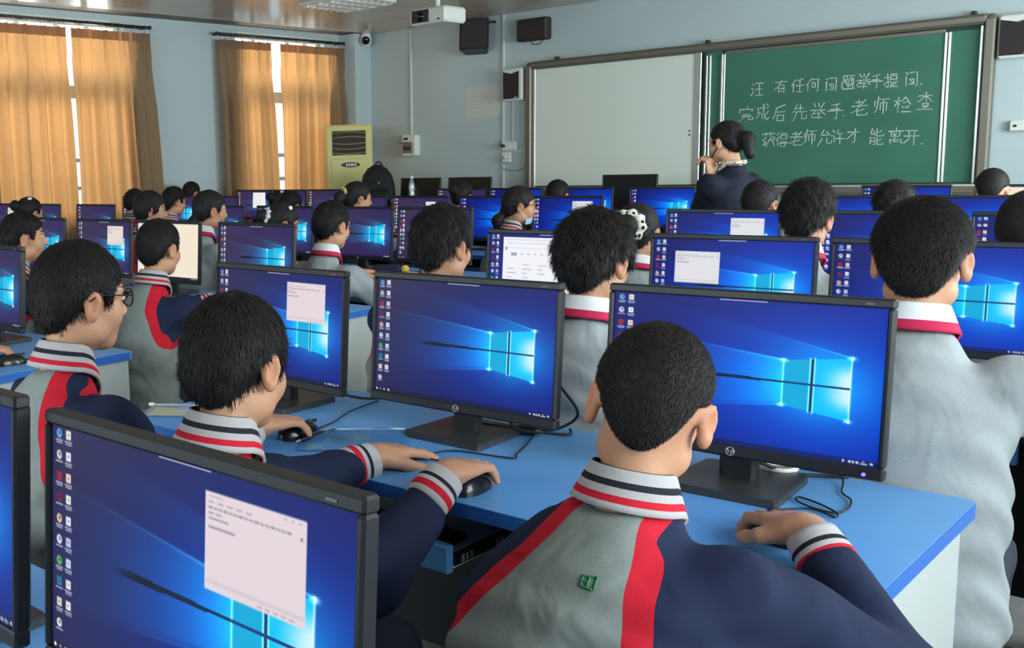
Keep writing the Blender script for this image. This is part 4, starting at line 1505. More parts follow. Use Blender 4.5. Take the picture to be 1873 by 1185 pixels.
# --- hand: origin at the wrist, y to the fingertips, z back of the hand, thumb on -x (right hand, palm down)
def hand_sdf(P, pose):
    d = ell(P, (0, .045, .010), (.038, .050, .0145))
    d = smin(d, cone(P, (0, -.010, .002), (0, .02, .006), .0235, .024), .02)
    fx = (-.029, -.0095, .010, .0275)
    ln = ((.040, .024, .020), (.044, .027, .021), (.040, .026, .020), (.032, .019, .017))
    for k in range(4):
        b = np.array((fx[k] * .95, .080 - .004 * abs(k - 1.3), .012))
        if pose == 'mouse':
            ang = [-.12, -.75, -1.0]
        elif pose == 'flat':
            ang = [-.18 - .05 * k, -.32, -.38]
        else:
            ang = [-.9, -1.9, -2.6]
        spread = (fx[k] + .0) * 2.2
        rr = (.0098, .0088, .0080, .0070) if k < 3 else (.0085, .0078, .007, .0062)
        d = smin(d, cone(P, (fx[k] * .6, .03, .012), b, .012, rr[0]), .008)
        for j in range(3):
            e = b + ln[k][j] * np.array((math.sin(spread) * .6, math.cos(ang[j]), math.sin(ang[j])))
            d = smin(d, cone(P, b, e, rr[j], rr[j + 1]), .004)
            b = e
    if pose == 'fist':
        t = [(-.024, .022, -.004), (-.036, .055, -.014), (-.020, .078, -.022), (-.004, .082, -.022)]
    else:
        t = [(-.022, .020, .004), (-.046, .050, -.004), (-.054, .078, -.012), (-.051, .100, -.016)]
    for (a, b, ra, rb) in ((t[0], t[1], .014, .0115), (t[1], t[2], .0105, .0095), (t[2], t[3], .0095, .0075)):
        d = smin(d, cone(P, a, b, ra, rb), .007)
    return d


def ik(S, T, l1, l2, pole):
    S, T, pole = Vector(S), Vector(T), Vector(pole)
    d = T - S
    L = d.length
    if L > (l1 + l2) * .995:
        d = d * ((l1 + l2) * .995 / L)
        T = S + d
        L = d.length
    a = (l1 * l1 - l2 * l2 + L * L) / (2 * L)
    h = math.sqrt(max(1e-6, l1 * l1 - a * a))
    n = d / L
    p = pole - n * pole.dot(n)
    p.normalize()
    return S + n * a + p * h, T


GREY_J, NAVY, REDC, WHT = (134, 142, 140), (30, 38, 66), (196, 30, 50), (205, 205, 202)
SKIN = col_mat('skin', rough=.52, spec=.35)
HAIR = mat('black_hair', (33, 30, 32), rough=.6, spec=.22)
M_JACKET = ramp_mat('raglan_jacket_cloth', 'seam', [(-.5, GREY_J), (-.0025, WHT), (.0, REDC), (.036, NAVY)], lo=-.5, hi=.5, heather=.16, bump=.5, bscale=11, stretch=(1, 1, .8), hidist=.02)
M_POLO = ramp_mat('grey_polo_knit', 'seam', [(-.5, (156, 163, 167)), (.5, (156, 163, 167))], lo=-.5, hi=.51, heather=.14, bump=.45, bscale=10, stretch=(1, 1, .7), hidist=.025)
M_BLACK = ramp_mat('dark_navy_knit', 'seam', [(-.5, (30, 33, 44)), (.5, (30, 33, 44))], lo=-.5, hi=.51, heather=.1, bump=.35, bscale=12)
M_TEACH = ramp_mat('black_wool_jacket', 'seam', [(-.5, (27, 32, 46)), (.5, (27, 32, 46))], lo=-.5, hi=.51, heather=.1, bump=.35, bscale=12)
M_COLLAR_J = ramp_mat('striped_rib_collar', 'band', [(0, (176, 172, 174)), (.16, REDC), (.33, (176, 172, 174)), (.52, (34, 36, 46)), (.68, (176, 172, 174)), (.97, (40, 42, 52))], bump=.3, bscale=140, hidist=.002)
M_COLLAR_P = ramp_mat('white_collar_crimson_edge', 'band', [(0, (196, 44, 84)), (.34, (226, 226, 232)), (.99, (60, 60, 70))], bump=.2, bscale=140, hidist=.002)
M_COLLAR_B = ramp_mat('black_white_striped_collar', 'band', [(0, (176, 172, 174)), (.25, (34, 36, 46)), (.45, (176, 172, 174)), (.6, (34, 36, 46)), (.8, (176, 172, 174))], bump=.2, bscale=140, hidist=.002)
M_CUFF = ramp_mat('striped_rib_cuff', 'band', [(0, (180, 178, 180)), (.14, REDC), (.36, (180, 178, 180)), (.5, (34, 36, 46)), (.62, (180, 178, 180))], bump=.3, bscale=160, hidist=.002)
TROUS = mat('navy_trousers', (30, 36, 56), rough=.85, bump=.3, bscale=18)
SHOE = mat('dark_shoes', (40, 40, 44), rough=.6)


def person(label, head, yaw, garment='jacket', style=None, zscale=1.0, lean=.10, hy=0.0, hp=-6.0, hr=0.0, hands=None, tone=(192, 142, 112),
           res='far', seated=True, group='students at the computers', sw=.158, tilt=0.0, arms=True, seed=1, torso_w=1.0, shrug=0.0, hs=.94, neck=0.0, arm_r=1.0, hand_s=1.10, drop=.135, neck_x=.038, lsw=None, dropl=None):
    """head: world position of the mid-head point; yaw: degrees the body turns left of the board direction;
    hy/hp/hr: extra head turn, nod, roll; hands: {'R': (wrist xyz, forward dir, pose), 'L': ...} in world space"""
    style = style or {}
    q = {'near': (.0048, .0085, .0042, 14000), 'mid': (.0062, .0115, .006, 6000), 'far': (.009, .016, .009, 2000)}[res]
    yr = math.radians(yaw)
    Rw = rotz(yr)
    hx, hyy, hz = head
    local_head = np.array((tilt, lean, hz), np.float32)
    hz = hz - .022
    local_head[2] = hz
    off = Rw @ np.array((tilt, lean, 0), np.float32)
    base = np.array((hx, hyy, 0), np.float32) - np.array((off[0], off[1], 0), np.float32)
    toL = lambda p: Rw.T @ (np.array(p, np.float32) - base)
    C = local_head
    nb = C + np.array((-tilt * .15, -.046 - .12 * lean, -.138 + neck), np.float32)         # base of the neck
    seat = .47 if seated else .88
    hipz = seat
    sh = {s: nb + np.array((s * (sw if s > 0 or lsw is None else lsw), .015, -.094 + shrug), np.float32) for s in (-1, 1)}
    pr = person.__dict__.setdefault('n', 0)
    o_pose = {}
    l1, l2 = .255, .235
    H = hands or {}
    armj = {}
    for s, key in ((1, 'R'), (-1, 'L')):
        spec = H.get(key)
        if spec is None:
            wr = np.array((s * .16, lean + .33, .80 if seated else .82), np.float32)
            fd, pose = (0, 1, 0), 'flat'
            pole = (s * .6, -.2, -1)
        else:
            wr = toL(spec[0])
            fd = Rw.T @ np.array(spec[1], np.float32)
            pose = spec[2]
            pole = spec[3] if len(spec) > 3 else (s * .8, -.3, -1)
        e, w = ik(sh[s], wr, l1, l2, pole)
        armj[s] = (np.array(e), np.array(w), np.array(fd) / np.linalg.norm(fd), pose)
    # ---- torso profile
    zs = np.array([0, .10, .28, .52, .70, .80, .88, .95, 1.0])
    aw = np.array([.168, .178, .166, .168, .164, .138, .100, .072, .056]) * torso_w
    bw = np.array([.128, .132, .118, .116, .112, .102, .084, .066, .052]) * torso_w
    z0, z1 = hipz - .07, nb[2] + .008

    def torso(P, grow=0.0):
        t = np.clip((P[:, 2] - z0) / (z1 - z0), 0, 1)
        tt = t * t * .45 + t * .55
        cx = nb[0] * tt
        cy = nb[1] * tt - .03 * np.sin(np.pi * t)
        a = np.interp(t, zs, aw) + grow
        b = np.interp(t, zs, bw) + grow
        x, y = (P[:, 0] - cx), (P[:, 1] - cy)
        k = np.sqrt((x / a) ** 2 + (y / b) ** 2)
        d = (k - 1) * np.minimum(a, b)
        return smax(d, np.maximum(P[:, 2] - z1, z0 - P[:, 2]), .02)

    def arms_sdf(P, r0, r1, r2, stop=1.0):
        d = None
        for s in (-1, 1):
            e, w = armj[s][0], armj[s][1]
            w2 = e + (w - e) * stop
            a = smin(cone(P, sh[s], e, r0, r1), cone(P, e, w2, r1, r2), .02)
            d = a if d is None else np.minimum(d, a)
        return d

    def cloth(P):
        d = torso(P)
        for s in (-1, 1):
            d = smin(d, ell(P, sh[s] + np.array((-s * .012, 0, -.004)), (.050, .056, .046)), .06)
        d = smin(d, arms_sdf(P, .058 * arm_r, .051 * arm_r, .042 * min(arm_r, 1.05), .74 if garment != 'polo' else .28), .035)
        # soft drag folds in the cloth
        fold = .6 if garment == 'polo' else 1.0
        d = d + fold * .0045 * np.sin(P[:, 2] * 34 + 5 * np.sin(P[:, 0] * 9 + seed) + 4 * P[:, 1]) * np.sin(P[:, 0] * 13 + seed * 1.3 + P[:, 1] * 11)
        d = d + .003 * np.sin(P[:, 2] * 70 + 9 * P[:, 0] + 4 * np.sin(P[:, 1] * 20 + seed))
        return d
    pts = np.array([sh[1], sh[-1], armj[1][0], armj[-1][0], armj[1][1], armj[-1][1], (0.2, .14, z0), (-.2, -.2, z0), nb])
    lo, hi = pts.min(0) - .09, pts.max(0) + .09
    lo[2] = min(lo[2], z0 - .03)
    V, F = surface_net(cloth, lo, hi, q[1])
    # seam field: grey body panel, red raglan band, navy sleeve
    zn = nb[2] + .01
    za = sh[1][2] - np.where(V[:, 0] < nb[0] * np.clip((V[:, 2] - z0) / (z1 - z0), 0, 1), dropl or drop, drop)
    t = np.clip((zn - V[:, 2]) / (zn - za), 0, 1.0)
    cx = nb[0] * np.clip((V[:, 2] - z0) / (z1 - z0), 0, 1)
    xs = neck_x + (.150 * torso_w - neck_x) * t ** 1.2
    seam = np.abs(V[:, 0] - cx) - xs
    below = np.clip(za - V[:, 2], 0, None)
    seam = seam - below * 6
    for s in (-1, 1):
        dA = np.minimum(cone(V, sh[s] + .35 * (armj[s][0] - sh[s]), armj[s][0], .05, .048), cone(V, armj[s][0], armj[s][1], .048, .036))
        dT = torso(V)
        k = np.clip((dT - dA) / .02, -1, 1)
        seam = np.where(k > 0, np.maximum(seam, .12), seam)
    ep = .004
    nx = (cloth(V + np.array((ep, 0, 0), np.float32)) - cloth(V - np.array((ep, 0, 0), np.float32))) / (2 * ep)
    seam = seam / np.maximum(.38, np.sqrt(np.clip(1 - nx * nx, 0, 1)))
    seam = np.clip(seam, -.45, .45)
    # ---- the body itself: head and neck, trunk, arms, legs, hands as one figure
    Rh = hs * rotz(math.radians(hy)) @ roty(math.radians(hr)) @ rotx(math.radians(hp))
    hv, hf = surface_net(lambda P: head_sdf(P, style.get('ear', 1.0)), (-.105, -.13, -.225), (.105, .125, .125), q[0])
    hc = head_color(hv, tone)
    hvL = hv @ Rh.T + C
    VV, FF, CC = [hvL], [hf], [hc]
    nV = len(hvL)

    def core(P):
        d = torso(P, -.028)
        d = smin(d, arms_sdf(P, .040, .034, .026), .03)
        for s in (-1, 1):
            hip = np.array((s * .085, .0, hipz - .005))
            kn = np.array((s * .10, .40, hipz + .0)) if seated else np.array((s * .085, .01, .47))
            an = np.array((s * .10, .37, .09)) if seated else np.array((s * .085, -.02, .09))
            d = smin(d, smin(cone(P, hip, kn, .062, .045), cone(P, kn, an, .043, .030), .02), .03)
            d = smin(d, cone(P, an, an + np.array((0, .10, -.05)), .030, .025), .02)
        return d
    lo2 = np.minimum(lo, (-.2, -.2, .02))
    hi2 = np.maximum(hi, (.2, .56, hipz + .1))
    cv, cf = surface_net(core, lo2, hi2, .021)
    VV.append(cv)
    FF.append(cf + nV)
    skin = np.array(lin(tone), np.float32)
    CC.append(np.tile(skin, (len(cv), 1)))
    nV += len(cv)
    for s in (-1, 1):
        e, w, fd, pose = armj[s]
        if res == 'far' and not (hands and ('R' if s > 0 else 'L') in hands):
            continue
        mv, mf = surface_net(lambda P: hand_sdf(P, pose), (-.085, -.085, -.075), (.06, .20, .04), q[2] if res != 'far' else .0065)
        if s < 0:
            mv = mv * np.array((-1, 1, 1), np.float32)
            mf = mf[:, ::-1]
        fdv = Vector(fd).normalized()
        xa = fdv.cross(Vector((0, 0, 1))).normalized()
        za_ = xa.cross(fdv)
        Rhand = np.array([[xa[i], fdv[i], za_[i]] for i in range(3)], np.float32)
        hvv = (mv * hand_s) @ Rhand.T + w
        VV.append(hvv)
        FF.append(mf + nV)
        tip = np.clip((mv[:, 1] - .12) / .05, 0, 1)[:, None]
        CC.append(skin * (1 - .25 * tip) + np.array(lin((tone[0] + 6, tone[1] - 22, tone[2] - 18)), np.float32) * .25 * tip)
        nV += len(hvv)
    me = np_mesh('body', np.concatenate(VV), np.concatenate(FF))
    set_attr(me, 'col', np.concatenate(CC), 'FLOAT_COLOR')
    o = link('person', me, SKIN, None, tuple(float(x) for x in base), yr)
    tag(o, label, 'person', group)
    # ---- clothing
    jm = np_mesh('garment', V, F)
    set_attr(jm, 'seam', seam)
    gm = {'jacket': M_JACKET, 'polo': M_POLO, 'black': M_BLACK, 'teacher': M_TEACH, 'navyjacket': M_JACKET}[garment]
    jo = link({'polo': 'polo_shirt', 'teacher': 'jacket'}.get(garment, 'jacket'), jm, gm, o)
    if garment == 'jacket' and res != 'far':
        n, rows_ = 40, [(.004, 0), (.010, .1), (.012, .45), (.010, .9), (.002, 1.0)]
        vs, bd_ = [], []
        for j, (g_, b_) in enumerate(rows_):
            zz = z0 + .012 + .052 * j / 4
            t_ = (zz - z0) / (z1 - z0)
            tt = t_ * t_ * .45 + t_ * .55
            for k in range(n):
                an = 2 * math.pi * k / n
                vs.append((nb[0] * tt + math.cos(an) * (np.interp(t_, zs, aw) + g_), nb[1] * tt - .03 * math.sin(math.pi * t_) + math.sin(an) * (np.interp(t_, zs, bw) + g_), zz))
                bd_.append(1 - b_)
        idx = np.arange(5 * n).reshape(5, n)
        fs = np.stack([idx[:-1], np.roll(idx[:-1], -1, 1), np.roll(idx[1:], -1, 1), idx[1:]], -1).reshape(-1, 4)
        hm = np_mesh('hem', np.array(vs), fs)
        set_attr(hm, 'band', bd_)
        link('hem', hm, M_CUFF, jo)
    # collar: fold-over band round the neck
    cmats = {'jacket': M_COLLAR_J, 'polo': M_COLLAR_P, 'black': M_BLACK, 'navyjacket': M_BLACK}
    if garment != 'teacher':
        cm_ = M_COLLAR_B if style.get('bwcollar') else cmats[garment]
        n, m = 48, 15
        nd = (C + Rh @ np.array((0, -.03, -.06), np.float32)) - nb
        nd = nd / np.linalg.norm(nd)
        nd = nd * .6 + np.array((0, .10, .80))
        nd /= np.linalg.norm(nd)
        ex = np.array((1, 0, 0)) - nd * nd[0]
        ex /= np.linalg.norm(ex)
        ey = np.cross(nd, ex)
        cvs, band = [], []
        # profile: up the inside of the neck, over, down the outside
        prof = [(.048, -.012, 1.0), (.049, .012, 1.0), (.050, .030, 1.0), (.052, .0345, .985), (.0545, .033, .96)] + [(.0545 + .020 * k / 9, .033 - .052 * k / 9, .96 - .96 * k / 9) for k in range(1, 10)] + [(.070, -.021, 0)]
        for r_, h_, b_ in prof:
            for k in range(n):
                a = 2 * math.pi * k / n
                c_, s_ = math.cos(a), math.sin(a)
                fr = max(0, s_) ** 3
                drop = -.045 * fr - .012 * max(0, s_)
                cvs.append(nb + np.array((0, .012, .022)) + ex * (c_ * r_ * 1.06) + ey * (s_ * r_ * 1.05 + .004) + nd * (h_ + drop))
                band.append(b_)
        cvs = np.array(cvs, np.float32)
        idx = np.arange(len(prof) * n).reshape(len(prof), n)
        fs = np.stack([idx[:-1], np.roll(idx[:-1], -1, 1), np.roll(idx[1:], -1, 1), idx[1:]], -1).reshape(-1, 4)[:, ::-1]
        cme = np_mesh('collar', cvs, fs)
        set_attr(cme, 'band', band)
        link('collar', cme, cm_, jo)
    if garment in ('jacket', 'navyjacket') or garment == 'teacher':
        for s in (-1, 1):
            if res == 'far' and not hands:
                continue
            e, w, fd, pose = armj[s]
            d = Vector(w - e).normalized()
            a_ = d.orthogonal().normalized()
            b2 = d.cross(a_)
            n = 26
            prof = [(.037, -.062, 0), (.0415, -.058, 0), (.0425, -.040, .3), (.0405, -.02, .6), (.0385, -.004, .85), (.0375, .004, 1.0), (.033, .004, 1), (.029, -.02, 1)]
            vs, bd_ = [], []
            for r_, h_, b_ in prof:
                for k in range(n):
                    an = 2 * math.pi * k / n
                    vs.append(Vector(w) + d * h_ + (a_ * math.cos(an) + b2 * math.sin(an)) * r_)
                    bd_.append(b_)
            idx = np.arange(len(prof) * n).reshape(len(prof), n)
            fs = np.stack([idx[:-1], np.roll(idx[:-1], -1, 1), np.roll(idx[1:], -1, 1), idx[1:]], -1).reshape(-1, 4)
            cme = np_mesh('cuff', np.array([tuple(v) for v in vs]), fs)
            set_attr(cme, 'band', bd_)
            link('cuff', cme, M_CUFF if garment != 'teacher' else mat('grey_cuff', (120, 128, 136), rough=.8), jo)
    # trousers and shoes
    def legs(P):
        d = ell(P, (0, .01, hipz), (.16, .13, .10)) if seated else ell(P, (0, 0, hipz - .02), (.155, .11, .14))
        for s in (-1, 1):
            hip = np.array((s * .085, .0, hipz - .005))
            kn = np.array((s * .10, .40, hipz + .0)) if seated else np.array((s * .085, .01, .47))
            an = np.array((s * .10, .37, .10)) if seated else np.array((s * .085, -.02, .10))
            d = smin(d, smin(cone(P, hip, kn, .080, .062), cone(P, kn, an, .060, .050), .02), .03)
        return d
    tv, tf = surface_net(legs, (-.24, -.2, .02), (.24, .52, hipz + .18), .019)
    link('trousers', np_mesh('trousers', tv, tf), TROUS, o)
    fy = .37 if seated else -.02
    for s in (-1, 1):
        MB().ellipsoid((s * .10 if seated else s * .085, fy + .05, .042), (.045, .125, .042), 14, 8).build('shoe', SHOE, o)
    # ---- hair
    hh, hq = (.0055 if res == 'near' else q[0] * 1.1), style
    lo3, hi3 = np.array((-.125, -.16, -.13)), np.array((.125, .13, .165))
    for c_, r_ in style.get('extra', []):
        lo3, hi3 = np.minimum(lo3, np.array(c_) - np.array(r_) - .02), np.maximum(hi3, np.array(c_) + np.array(r_) + .02)
    for a, b, ra, rb in style.get('tail', []):
        for p_ in (a, b):
            lo3, hi3 = np.minimum(lo3, np.array(p_) - max(ra, rb) - .02), np.maximum(hi3, np.array(p_) + max(ra, rb) + .02)
    av, af = surface_net(lambda P: hair_sdf(P, style), lo3, hi3, hh)
    nbld = int(q[3] * style.get('dens', 1.0))
    bv, bf = blades(av, af, nbld, style, seed + 11)
    allv = np.concatenate([av, bv]) @ Rh.T + C
    allf = np.concatenate([af, bf + len(av)])
    link('hair', np_mesh('hair', allv, allf), HAIR, o)
    return o, Rh, C, armj, nb

# ------------------------------------------------------------------ who sits where
CREW = dict(vol=.007, top=.012, nape=-.058, side=.014, len=.0075, lift=1.6, noise=.001, fringe=.062, dens=2.2, bw=.0006)
SHORT = dict(vol=.009, top=.013, nape=-.080, side=.006, len=.019, lift=.35, noise=.0015, bw=.0009, dens=1.6)
FLUFF = dict(vol=.012, top=.018, nape=-.078, side=.006, len=.028, lift=.7, noise=.005)
MED = dict(vol=.010, top=.014, nape=-.080, side=.004, len=.024, lift=.3, noise=.0015, bw=.0009, dens=1.8)
PONY = dict(vol=.009, top=.010, nape=-.090, side=-.002, len=.02, lift=.08, noise=.003, tail=[((0, -.10, .05), (0, -.145, .0), .024, .034), ((0, -.145, .0), (0, -.14, -.10), .034, .020)])
LOWPONY = dict(vol=.009, top=.010, nape=-.095, side=-.006, len=.02, lift=.08, noise=.003, tail=[((0, -.09, -.04), (0, -.125, -.10), .026, .034), ((0, -.125, -.10), (0, -.11, -.20), .034, .018)])
BUN = dict(vol=.009, top=.010, nape=-.088, side=-.002, len=.016, lift=.08, noise=.003, extra=[((0, -.135, .05), (.042, .036, .042))])
BOB = dict(vol=.014, top=.014, nape=-.115, side=-.03, len=.02, lift=.08, noise=.004, long=True)

P = {}
P['S1'] = person('crew-cut boy in grey and navy jacket, back to us, right foreground', (-.660, 1.365, 1.042), 2, 'jacket', CREW, lean=.13, hy=15, hp=-10, hr=8, tilt=.045,
                 hands={'R': ((-.520, 1.600, .795), (-.70, .62, -.12), 'mouse', (.62, -.85, -.55)), 'L': ((-.73, 1.56, .66), (.1, 1, -.2), 'flat', (.1, -.1, -1))}, res='near', seed=2, sw=.150, torso_w=1.22, drop=.27, dropl=.10, lsw=.10, neck_x=.045, arm_r=1.12, neck=.006)
P['S2'] = person('boy in navy-sleeved jacket at the centre desk, one hand on a mouse, other hand flat', (-1.262, 1.135, 1.066), 4, 'jacket', MED, lean=.13, hy=6, hp=-12, hr=-3,
                 hands={'R': ((-1.110, 1.490, .795), (-.08, 1, -.10), 'mouse', (-.15, 0, -1)), 'L': ((-1.335, 1.548, .772), (.02, 1, -.08), 'flat', (-.5, -.3, -1))}, res='near', seed=3, neck=.012, arm_r=1.3)
P['S3'] = person('boy with glasses in navy-sleeved jacket, left foreground', (-1.775, 1.175, 1.136), -4, 'jacket', SHORT, lean=.10, hy=-4, hp=-6,
                 hands={'R': ((-1.640, 1.505, .795), (.12, 1, -.08), 'mouse', (.1, -.1, -1)), 'L': ((-1.88, 1.36, .64), (0, 1, -.2), 'flat', (-.6, -.3, -1))}, res='near', seed=5)
P['R34'] = person('tall boy in pale grey shirt with crimson collar edge at the right', (-.585, 2.335, 1.168), 6, 'polo', dict(CREW, vol=.014, top=.014, nape=-.082, len=.014), lean=.08, hy=0, hp=-4, res='near', seed=7, sw=.170, torso_w=1.06,
                  hands={'R': ((-.36, 2.66, .70), (.0, 1, -.1), 'flat', (1, -.4, -.6)), 'L': ((-.80, 2.72, .78), (0, 1, 0), 'flat')})
P['R35'] = person('fluffy-haired boy in pale grey shirt between the two nearest bright monitors', (-1.285, 2.345, 1.132), -2, 'polo', dict(FLUFF, vol=.018, top=.022), lean=.09, hy=2, hp=-6, res='near', seed=8)
P['R36'] = person('boy in dark collared navy and grey jacket above the centre monitor', (-1.880, 2.53, 1.134), 0, 'navyjacket', dict(FLUFF, len=.026), lean=.09, hy=-3, hp=-4, res='mid', seed=9, sw=.188, torso_w=1.12,
                  hands={'L': ((-1.97, 2.80, .80), (.3, 1, 0), 'flat', (-1, -.3, .05)), 'R': ((-1.74, 2.88, .79), (0, 1, 0), 'flat')})
P['m9u'] = person('boy in grey jacket with red shoulder band, head against the white screen', (-3.27, 2.545, 1.076), 8, 'jacket', SHORT, lean=.12, hy=4, hp=-6, res='mid', seed=10,
                  hands={'R': ((-3.02, 2.93, .79), (-.05, 1, -.1), 'flat'), 'L': ((-3.45, 2.95, .785), (0, 1, 0), 'flat')})
P['m7u'] = person('boy in profile at the far left, striped collar and red band on his jacket', (-4.08, 2.42, 1.105), -18, 'jacket', dict(SHORT, noise=.006), lean=.08, hy=-6, hp=0, res='mid', seed=12)
P['m8u'] = person('student outside the left edge whose hand rests on a mouse', (-3.42, 1.18, 1.12), 0, 'jacket', SHORT, lean=.10, res='far', seed=13,
                  hands={'R': ((-3.045, 1.62, .795), (.25, 1, -.1), 'mouse'), 'L': ((-3.5, 1.55, .78), (0, 1, 0), 'flat')})
P['hid2'] = person('dark-haired girl with a small hair clip behind the boy at the far left', (-6.31, 3.80, 1.110), 5, 'polo', BUN, res='far', seed=14)
P['P3'] = person('boy with black-striped white collar by the wide curtain', (-7.03, 5.24, 1.112), 0, 'jacket', dict(SHORT, bwcollar=1), res='far', seed=15)
P['P4'] = person('girl with chin-length hair in profile left of the ponytailed girl', (-4.99, 3.83, 1.142), -22, 'jacket', BOB, res='far', seed=16, hy=-8)
P['P5'] = person('dark-haired student in red and navy jacket below the wall between the windows', (-6.49, 5.22, 1.120), -10, 'jacket', dict(FLUFF), res='far', seed=17)
P['P6'] = person('student whose dark hair top shows above the others at the window wall', (-7.95, 6.62, 1.132), 0, 'polo', SHORT, res='far', seed=18)
P['P7'] = person('ponytailed girl in pale grey shirt, ear showing, right of the white screen', (-4.45, 3.835, 1.146), -14, 'polo', LOWPONY, res='mid', seed=19, hy=-6)
P['P9'] = person('girl with a grey and white scrunchie and hair bow bent low', (-3.93, 3.88, 1.075), -25, 'black', dict(BUN, extra=[((0, -.13, .01), (.036, .034, .04))]), res='far', seed=20, hp=-20)
P['P10'] = person('dark-haired student with a pale hair clip under the second window', (-6.72, 6.62, 1.045), 0, 'black', BUN, res='far', seed=21)
P['P10b'] = person('student with round dark head right of the hair-clip student', (-5.27, 5.30, 1.085), 0, 'black', SHORT, res='far', seed=22, hp=-15)
P['P11'] = person('student in profile with a gold scrunchie in front of the air conditioner', (-4.60, 5.26, 1.146), -20, 'black', PONY, res='far', seed=23, hy=-6)
P['P12'] = person('boy in pale grey shirt with crimson collar band, middle distance', (-3.33, 3.62, 1.096), 0, 'polo', SHORT, res='mid', seed=24, hp=-8)
P['P14'] = person('girl with glasses and a blue mask under her chin, ponytail tied white', (-3.36, 5.26, 1.106), -40, 'jacket', dict(LOWPONY), res='mid', seed=25, hy=-8)
P['P15'] = person('student with small hair bun below the second switched-off monitor', (-4.76, 6.66, 1.095), 0, 'black', BUN, res='far', seed=26)
P['P16'] = person('student whose dark hair dome shows under the whiteboard', (-3.94, 6.66, 1.10), 0, 'black', SHORT, res='far', seed=27)
P['P17'] = person('girl with a white patterned scrunchie behind the fluffy-haired boy', (-1.915, 3.82, 1.085), 8, 'polo', dict(BUN, extra=[((0, -.145, .025), (.046, .045, .05))]), res='mid', seed=28, hp=-4)
P['P19'] = person('fuzzy-haired boy with white collar below the chalkboard', (-1.31, 3.83, 1.150), 2, 'polo', dict(FLUFF, top=.03), res='mid', seed=29, hr=4)
P['P20'] = person('student with dark round head directly in front of the teacher', (-2.015, 5.26, 1.122), 0, 'black', SHORT, res='far', seed=30)
P['P21'] = person('student with fuzzy dark head behind the tall boy', (-1.425, 5.22, 1.110), 0, 'black', FLUFF, res='far', seed=31)
P['P23'] = person('student with round dark head under the right end of the board', (-1.358, 6.65, 1.130), 0, 'black', CREW, res='far', seed=32)
P['P24'] = person('student cut off by the right edge, ear and collar showing', (-.668, 3.80, 1.126), -25, 'polo', SHORT, res='far', seed=33)
P['T'] = person('woman teacher in black jacket standing in profile, hand raised to her chin', (-2.455, 5.9, 1.432), 72, 'teacher', dict(LOWPONY, side=-.02, nape=-.085, tail=[((0, -.10, .02), (0, -.135, .0), .03, .042), ((0, -.135, .0), (0, -.15, -.09), .042, .026)]), lean=.03, hy=4, hp=-6, res='mid', seated=False, group='teacher', tone=(214, 164, 130), seed=34, sw=.16,
                hands={'R': ((-2.50, 5.99, .95), (-.6, .3, -.4), 'flat'), 'L': ((-2.515, 5.86, 1.225), (-.25, .05, 1), 'fist', (-.6, -.2, -1))})

# ------------------------------------------------------------------ things people wear, added to each person
def hp(key, x, y, z):
    """a point of the head frame in the person's own frame"""
    o, Rh, C, armj, nb = P[key]
    q = Rh @ np.array((x, y, z), np.float32) + C
    return tuple(float(v) for v in q)


def glasses(key, m):
    o = P[key][0]
    mb = MB()
    for s in (-1, 1):
        mb.tube([hp(key, s * .033 + .024 * math.cos(a), .098 - .004 * abs(math.cos(a)), .006 + .019 * math.sin(a)) for a in np.linspace(0, 2 * math.pi, 21)[:-1]], .0017, 5, closed=True)
        mb.tube([hp(key, s * .057, .095, .012), hp(key, s * .080, .06, .014), hp(key, s * .086, -.005, .014), hp(key, s * .085, -.022, .0)], .0016, 5)
    mb.tube([hp(key, -.010, .101, .010), hp(key, 0, .103, .013), hp(key, .010, .101, .010)], .0016, 5)
    f = mb.build('glasses', m, o)
    for s in (-1, 1):
        pts = [hp(key, s * .033 + .022 * math.cos(a), .0975, .006 + .0175 * math.sin(a)) for a in np.linspace(0, 2 * math.pi, 17)[:-1]]
        pt2 = [hp(key, s * .033 + .022 * math.cos(a), .0990, .006 + .0175 * math.sin(a)) for a in np.linspace(0, 2 * math.pi, 17)[:-1]]
        n = len(pts)
        MB().add(pts + pt2, [tuple(range(n - 1, -1, -1)), tuple(range(n, 2 * n))] + [(i, (i + 1) % n, (i + 1) % n + n, i + n) for i in range(n)]).build('lens', glass_mat(), f)


BW = mat('black_wire', (26, 26, 28), rough=.3, metal=.4)
glasses('S3', BW)
glasses('P14', BW)
glasses('T', mat('silver_wire', (190, 192, 196), rough=.25, metal=.9))


def scrunchie(key, c, axis, R, r, m, lumps=9):
    o = P[key][0]
    a = Vector(axis).normalized()
    u = a.orthogonal().normalized()
    v = a.cross(u)
    pts, rad = [], []
    for k in range(36):
        t = 2 * math.pi * k / 36
        q = Vector(c) + (u * math.cos(t) + v * math.sin(t)) * R
        pts.append(hp(key, *q))
        rad.append(r * (1 + .22 * math.sin(lumps * t)))
    MB().tube(pts, rad, 8, closed=True).build('scrunchie', m, o)


def dot_cloth(name, a, b, scale):
    if name in MATS:
        return MATS[name]
    m = mat(name, a, rough=.85)
    nt = m.node_tree
    tc = nt.nodes.new('ShaderNodeTexCoord')
    vo = nt.nodes.new('ShaderNodeTexVoronoi')
    vo.inputs['Scale'].default_value = scale
    nt.links.new(tc.outputs['Object'], vo.inputs['Vector'])
    r = nt.nodes.new('ShaderNodeValToRGB')
    r.color_ramp.interpolation = 'CONSTANT'
    r.color_ramp.elements[0].color = (*lin(b), 1)
    r.color_ramp.elements[1].position = .32
    r.color_ramp.elements[1].color = (*lin(a), 1)
    nt.links.new(vo.outputs['Distance'], r.inputs[0])
    nt.links.new(r.outputs[0], nt.nodes['Principled BSDF'].inputs['Base Color'])
    return m


